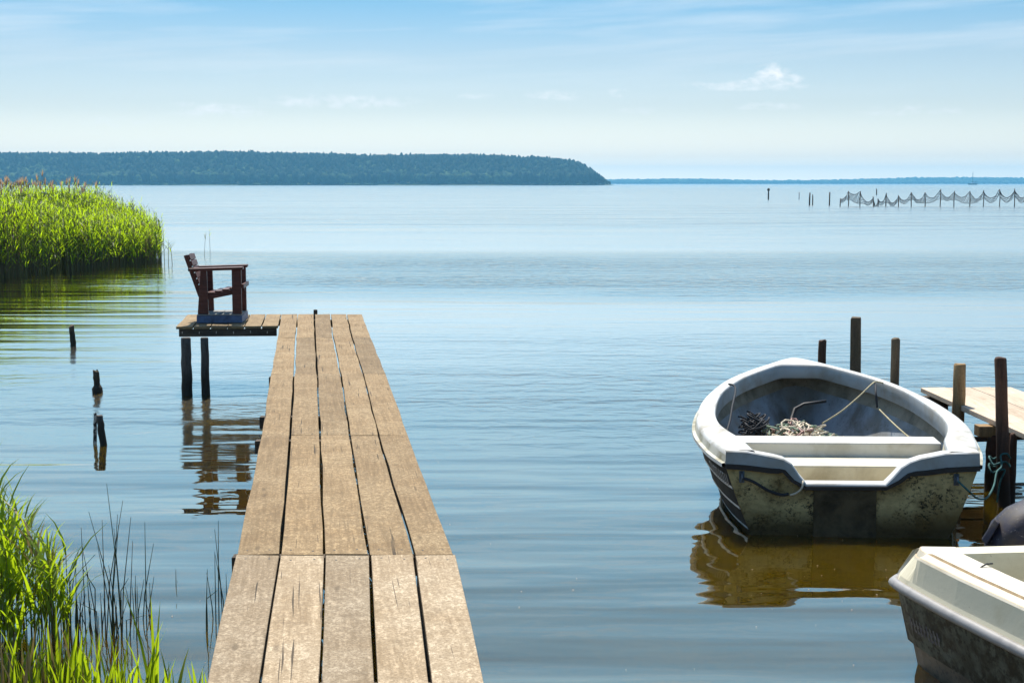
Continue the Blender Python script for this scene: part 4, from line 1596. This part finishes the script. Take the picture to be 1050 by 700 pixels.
ys3 = [.02, .08, .13, .16, .19, .22, .26, .32, .4, .5, .6, .75, .9, 1.12, 1.4, 1.8, 2.1, 2.4]
mb = MB()
for sgn in (-1, 1):
    mb.grid([deckrow(sgn, y) for y in ys3], [1, 1, 0, 2, 0, 2, 0, 0], .5, False, flip=(sgn < 0))
L0 = deckrow(-1, .02)
R0_ = deckrow(1, .02)
# stern deck
st = [[b2(-side2(.02) + .004, .0, .445), b2(side2(.02) - .004, .0, .445)], [b2(-.76, .0, .475), b2(.76, .0, .475)], [b2(-.705, .03, .582), b2(.705, .03, .582)], [b2(-.69, .045, .593), b2(.69, .045, .593)], [b2(-.52, .20, .600), b2(.52, .20, .600)]]
mb.grid(st, [1], .5, False)
for sgn in (-1, 1):
    D0 = [deckrow(sgn, y) for y in (.02, .13, .22)]
    mb.add([b2(sgn * .69, .045, .593), D0[0][8], D0[1][8], D0[2][8], b2(sgn * .52, .20, .600)], [(0, 1, 2, 3, 4)], 0)
    mb.add([D0[0][0], D0[0][2], D0[0][8], b2(sgn * .69, .045, .593), b2(sgn * .76, .0, .475), b2(sgn * (side2(.02) - .004), 0, .445)], [(0, 1, 2, 3, 4, 5)], 0)
deck2 = mb.build('deck', [M['cream_deck'], M['cream_side'], M['tan_trim']], B2)
# cockpit liner
mb = MB()
cl = [(-.51, .20)] + [(-max(.03, side2(y) - .275), y) for y in (.22, .32, .5, .75, 1.12, 1.8, 2.4)]
cr = [(-x_, y_) for x_, y_ in reversed(cl)]
ring = cl + cr
mb.grid([[b2(x_, y_, .601) for x_, y_ in ring], [b2(x_ * .97, y_, .20) for x_, y_ in ring]], 0, .5, False, close=True)
mb.add([b2(x_ * .97, y_, .2) for x_, y_ in ring], [tuple(range(len(ring)))], 0)
mb.build('cockpit', M['bench'], B2)
# faded lettering on the hull side
mb = MB()
for i in range(9):
    y0 = .16 + i * .033
    for (za, zb, w_) in ((.215, .285, .012), (.245, .262, .022), (.215, .228, .022))[:rng.choice((2, 3, 3))]:
        def sp(y, z_):
            a_ = np.interp(z_, [.13, .33, .425], [.905, .965, .985])
            return b2(-side2(y) * a_ - .006, y, z_)
        mb.add([sp(y0, za), sp(y0 + w_, za), sp(y0 + w_, zb), sp(y0, zb)], [(0, 1, 2, 3)])
mb.build('lettering', M['faded'], hull2)
# cleat line on the side deck
mb = MB()
pts = [far(1003, 584, 6.52), far(1007, 580.5, 6.54), far(1012, 577.8, 6.56), far(1018, 577.5, 6.56)]
mb.tube(pts, .004, 5)
mb.build('cord', M['rope_dark'], B2)
# outboard motor at the stern
mb = MB()
mc = Vector((2.73, 7.38, .555))
rows_ = []
NP = 22
axis = Vector((1, 0.25, .34)).normalized()
sid = Vector((-.25, 1, 0)).normalized()
upv = axis.cross(sid).normalized()
for (s, hh, ww, dn_) in ((-.245, .02, .02, -.045), (-.24, .045, .05, -.035), (-.20, .085, .095, -.020), (-.13, .13, .13, -.004), (-.03, .155, .145, .006), (.08, .16, .148, .004), (.17, .145, .14, -.004), (.225, .10, .11, -.012), (.235, .02, .02, -.012)):
    r_ = []
    for q in range(NP):
        a = 2 * math.pi * q / NP
        ca, sa = math.cos(a), math.sin(a)
        e_ = .72
        r_.append(mc + axis * s + sid * (ww * math.copysign(abs(ca) ** e_, ca)) + upv * (dn_ + hh * math.copysign(abs(sa) ** e_, sa)))
    rows_.append(r_)
mb.grid(rows_, 0, .5, True, close=True)
mot = mb.build('outboard_motor', M['cowl'], B2)
mb = MB()
mb.hexa([far(1006, 552.5, 7.32), far(1011, 559, 7.29), far(1012, 559, 7.36), far(1007, 552, 7.39), far(1020, 531.5, 7.32), far(1025, 536, 7.29), far(1026, 536, 7.36), far(1021, 531, 7.39)])
mb.build('handle', M['cowl'], mot, bevel=.006)
mb = MB()
mb.bar((2.66, 7.32, .52), (2.68, 7.22, -.3), .10, .14, up=(1, 0, 0))
mb.build('shaft', M['iron'], mot, bevel=.01)
# worn pale mark on the cowling
mb = MB()
for i in range(10):
    s = -.16 + i * .017
    dpp = -.055 - i * .008
    c_ = mc + axis * s + upv * dpp - sid * (.118 + .002 * i if i < 6 else .135)
    u_ = axis * .009
    w_ = upv * (.014 + .006 * rng.random())
    nn = -sid * .012
    mb.add([c_ - u_ - w_ + nn, c_ + u_ - w_ + nn, c_ + u_ + w_ + nn, c_ - u_ + w_ + nn], [(0, 1, 2, 3)])
mb.build('worn_mark', M['scrape'], mot)

# ------------------------------------------------------------------ fish trap poles and net far out at the right
ND = 150.0
npx = [861.5, 870, 882, 895.6, 900.5, 908.7, 921.4, 934.8, 948.8, 964, 978.4, 994.6, 1008.4, 1025, 1040.5, 1056, 1072]
ntop = [204, 196.5, 196.5, 202.5, 204, 198.8, 200.8, 197.5, 197.8, 195.0, 196.8, 196.2, 195.6, 194.4, 194.6, 194.5, 195]
words_ = ['first', 'second', 'third', 'fourth', 'fifth', 'sixth', 'seventh', 'eighth', 'ninth', 'tenth', 'eleventh', 'twelfth', 'thirteenth', 'fourteenth', 'fifteenth']
tops = []
for i, (px, ty) in enumerate(zip(npx, ntop)):
    b = far(px, 205, ND + 2 * math.sin(i * 1.7))
    tp = far(px, ty, b.y)
    tops.append(tp)
    mb = MB()
    mb.tube([(b.x, b.y, -.6), (b.x + rng.uniform(-.05, .05), b.y, tp.z * .5), (tp.x + rng.uniform(-.08, .08), tp.y, tp.z + rng.uniform(0, .12))], [.05, .05, .04], 6)
    lab = ('thin net pole, %s from the left along the hung fishing net' % words_[i]) if i < len(words_) else 'thin net pole beyond the right picture edge'
    one(mb, 'net_pole', M['post'], (b.x, b.y, 0), lab, 'pole', 'poles carrying the fishing net')
mb = MB()


def netline(q0, q1, f, sag):
    p_ = q0.lerp(q1, f)
    p_.z -= sag * 4 * f * (1 - f)
    return p_


for i in range(len(tops) - 1):
    q0, q1 = tops[i], tops[i + 1]
    span = (q1 - q0).length
    sag = min(.85, .34 * span * rng.uniform(.5, 1.5)) if i > 1 else .3
    n_ = max(4, int(span / .16))
    rows_ = []
    for s in range(n_ + 1):
        f = s / n_
        tpz = netline(q0, q1, f, sag)
        bz = max(.06, min(tpz.z - .35, .55 + .25 * math.sin(i * 2.1 + f * 3)))
        if i >= 12:
            bz = max(.05, tpz.z - .5)
        rows_.append([Vector((tpz.x, tpz.y + .12 * math.sin(j * 1.3 + s), tpz.z + (bz - tpz.z) * j / 5)) for j in range(6)])
    for s in range(n_):
        mb.tube([rows_[s][0], rows_[s + 1][0]], .035, 3, cap=False)
        mb.tube([rows_[s][5], rows_[s + 1][5]], .02, 3, cap=False)
        for j in range(5):
            if (s + j) % 2 == 0:
                mb.tube([rows_[s][j], rows_[s + 1][j + 1]], .02, 3, cap=False)
            else:
                mb.tube([rows_[s + 1][j], rows_[s][j + 1]], .02, 3, cap=False)
tp = tops[0]
one(mb, 'fishing_net', M['net'], (tp.x, tp.y, 0), 'dark fishing net hung in swags between thin poles far out on the lake', 'net')
for (px, ty, by, d, r_, lab) in ((788, 195.5, 203, 215, .10, 'lone thick stake farthest left of the fishing net'),
                                (819.5, 197, 203, 215, .05, 'thin far stake between the lone thick one and the close pair'),
                                (830.3, 197.5, 209.3, 158, .075, 'taller left stake of the close dark pair'),
                                (833.5, 199.5, 209.3, 158, .055, 'shorter right stake of the close dark pair'),
                                (850.8, 197, 209.3, 158, .075, 'single dark stake between the close pair and the net'),
                                (899, 193.6, 199, 300, .12, 'short far stake showing just above the net')):
    tp = far(px, ty, d)
    mb = MB()
    mb.tube([(tp.x, d, -.5), (tp.x, d, tp.z * .5), (tp.x + rng.uniform(-.04, .04), d, tp.z)], [r_, r_ * rng.uniform(.9, 1.2), r_ * .9], 7, wob=.08)
    if px == 788:
        mb.tube([(tp.x, d, tp.z - .05), (tp.x, d, tp.z + .1), (tp.x, d, tp.z + .28), (tp.x, d, tp.z + .36)], [.16, .22, .18, .06], 7)
    one(mb, 'far_stake', M['post'], (tp.x, d, 0), lab, 'stake', 'stakes far out on the lake')

mb = MB()
for k in range(80):
    px, py = (rng.uniform(760, 915), rng.uniform(575, 625)) if k < 16 else (rng.uniform(150, 1000), rng.uniform(360, 690))
    c = at(px, py, .004)
    if bank_z(c.x, c.y) > -.02:
        continue
    r = rng.uniform(.002, .006)
    a0 = rng.random() * 6
    mb.add([(c.x + r * rng.uniform(.6, 1.4) * math.cos(a0 + q * 1.25), c.y + r * rng.uniform(.6, 1.4) * math.sin(a0 + q * 1.25), .004) for q in range(5)], [(0, 1, 2, 3, 4)], 0, rng.random())
tag(mb.build('floating_debris', M['plume']), 'tiny pale seed flecks floating on the water', 'flecks', kind='stuff')

# ------------------------------------------------------------------ far sailing yacht
d = 2300
yb = far(997.5, 188, d)
S = d / F
ya = thing('sailing_yacht', 'tiny dark sailing yacht with bare mast on the right horizon', 'boat', (yb.x, d, 0))
ya.scale = (1.6, 1.6, 1.6)
mb = MB()
hl = [(-4.9, 0), (-4.2, .9), (-1.5, 1.45), (1.5, 1.45), (4.3, .9), (5.2, 0)]
rows_ = [[(x_, -b_, 1.25 + .25 * abs(x_) / 5) for x_, b_ in hl] + [(x_, b_, 1.25 + .25 * abs(x_) / 5) for x_, b_ in reversed(hl)],
         [(x_ * .86, -b_ * .75, -.2) for x_, b_ in hl] + [(x_ * .86, b_ * .75, -.2) for x_, b_ in reversed(hl)]]
mb.grid(rows_, 0, .5, False, close=True)
mb.add(rows_[0], [tuple(range(12))], 0)
mb.build('hull', M['yacht'], ya, local=True)
mb = MB()
mb.hexa([(-1.8, -.8, 1.3), (2.4, -.8, 1.3), (2.4, .8, 1.3), (-1.8, .8, 1.3), (-1.2, -.6, 2.0), (1.8, -.6, 2.0), (1.8, .6, 2.0), (-1.2, .6, 2.0)])
mb.build('cabin', M['yacht_white'], ya, local=True)
mb = MB()
mb.tube([(-.2, 0, 1.3), (-.2, 0, 13.0)], [.24, .20], 7)
mast = mb.build('mast', M['yacht'], ya, local=True)
mb = MB()
mb.tube([(-.2, 0, 2.9), (3.9, 0, 2.9)], [.28, .22], 7)
mb.build('boom', M['yacht'], mast, local=True)

# ------------------------------------------------------------------ sky and sun
SUN_EL, SUN_AZ = 60.0, -8.0        # azimuth measured from +Y, to the right positive
w = bpy.data.worlds.new('World')
scene.world = w
w.use_nodes = True
t = NT(w.node_tree)
sky = t.new('ShaderNodeTexSky', sky_type='NISHITA')
sky.sun_disc = False
sky.sun_elevation = R(SUN_EL)
sky.sun_rotation = R(SUN_AZ)
sky.altitude = 0
sky.air_density = 1.0
sky.dust_density = 1.2
sky.ozone_density = 2.0
tc = t.new('ShaderNodeTexCoord')
sp = t.new('ShaderNodeSeparateXYZ')
t.link(tc.outputs['Generated'], sp.inputs[0])
el = t.math('ARCSINE', sp.outputs[2])
az = t.math('ARCTAN2', sp.outputs[0], sp.outputs[1])
tint = t.ramp(t.math('MULTIPLY', el, 1 / 1.5708), [(0.0, (.78, .74, .68)), (0.010, (.378, .365, .375)), (0.033, (.214, .222, .243)), (0.055, (.166, .186, .208)), (0.08, (.094, .156, .194)), (0.095, (.170, .225, .235)), (0.115, (.185, .255, .262)), (.22, (.122, .258, .288)), (.5, (.20, .23, .25))])
v2 = t.new('ShaderNodeVectorMath', operation='SCALE')
t.link(tint, v2.inputs[0])
v2.inputs['Scale'].default_value = 3.7
tint = v2.outputs[0]
skyc = t.mix(1.0, sky.outputs[0], tint, 'MULTIPLY')
# thin clouds
cv = t.new('ShaderNodeCombineXYZ')
t.link(t.math('MULTIPLY', az, 95.0), cv.inputs[0])
t.link(t.math('MULTIPLY', el, 190.0), cv.inputs[1])
cn = t.noise(cv.outputs[0], 1.0, 6, .62, .3)
tot = None
for (px, py, rx, ry, s) in ((788, 80, 20, 11, 1.25), (806, 86, 16, 7, 1.0), (772, 88, 22, 6, .95), (760, 92, 80, 6, .85), (352, 107, 90, 8, .85), (225, 116, 60, 9, .8), (570, 100, 34, 6, .8), (632, 98, 15, 5, .7), (490, 101, 28, 4, .6), (785, 112, 45, 5, .7), (930, 118, 70, 6, .6), (660, 116, 34, 5, .55), (120, 128, 60, 6, .5)):
    a_, e_ = math.atan((px - 525) / F), (188 - py) / F
    dx = t.math('DIVIDE', t.math('SUBTRACT', az, a_), rx / F)
    dy = t.math('DIVIDE', t.math('SUBTRACT', el, e_), ry / F)
    dd = t.math('ADD', t.math('MULTIPLY', dx, dx), t.math('MULTIPLY', dy, dy))
    g = t.math('MULTIPLY', t.math('SUBTRACT', 1.25, dd, None, True), s)
    tot = g if tot is None else t.math('MAXIMUM', tot, g)
cl_ = t.math('MULTIPLY', t.math('MULTIPLY', t.math('SUBTRACT', t.math('ADD', cn, t.math('MULTIPLY', tot, .22)), .56), 2.6, None, True), tot, None, True)
cv2 = t.new('ShaderNodeCombineXYZ')
t.link(t.math('ADD', t.math('MULTIPLY', az, 4.0), t.math('MULTIPLY', el, 18.0)), cv2.inputs[0])
t.link(t.math('SUBTRACT', t.math('MULTIPLY', el, 62.0), t.math('MULTIPLY', az, 4.2)), cv2.inputs[1])
st_ = t.noise(cv2.outputs[0], 1.0, 5, .55, .2)
stm = t.math('MULTIPLY', t.ramp(st_, [(.45, 0), (.75, 1)]), t.ramp(t.math('MULTIPLY', el, 1 / .5), [(.1, 0), (.2, 1), (.6, .8), (1, .3)]))
cl_ = t.math('ADD', cl_, t.math('MULTIPLY', stm, .38), None, True)
skyc = t.mix(cl_, skyc, (6.6, 6.7, 6.75))
bg = t.new('ShaderNodeBackground')
bg.inputs['Strength'].default_value = 0.09
t.link(skyc, bg.inputs[0])
ow = t.new('ShaderNodeOutputWorld')
t.link(bg.outputs[0], ow.inputs[0])

sl = bpy.data.lights.new('sun', 'SUN')
sl.energy = 4.2
sl.angle = R(0.5)
sl.color = (1.0, 0.95, 0.86)
so = bpy.data.objects.new('sun', sl)
col.objects.link(so)
a, e = R(SUN_AZ), R(SUN_EL)
to = Vector((math.sin(a) * math.cos(e), math.cos(a) * math.cos(e), math.sin(e)))
so.rotation_euler = to.to_track_quat('Z', 'Y').to_euler()
so.location = (0, 20, 40)

vs = scene.view_settings
vs.view_transform = 'Standard'
vs.look = 'None'
vs.exposure = 0.82
vs.gamma = 1.0
vs.use_curve_mapping = False
scene.render.engine = 'CYCLES'
cy = scene.cycles
cy.max_bounces = 7
cy.diffuse_bounces = 3
cy.glossy_bounces = 3
cy.transmission_bounces = 4
cy.volume_bounces = 0
cy.sample_clamp_indirect = 4.0
cy.sample_clamp_direct = 4.0
cy.caustics_reflective = False
cy.caustics_refractive = False
cy.use_denoising = True
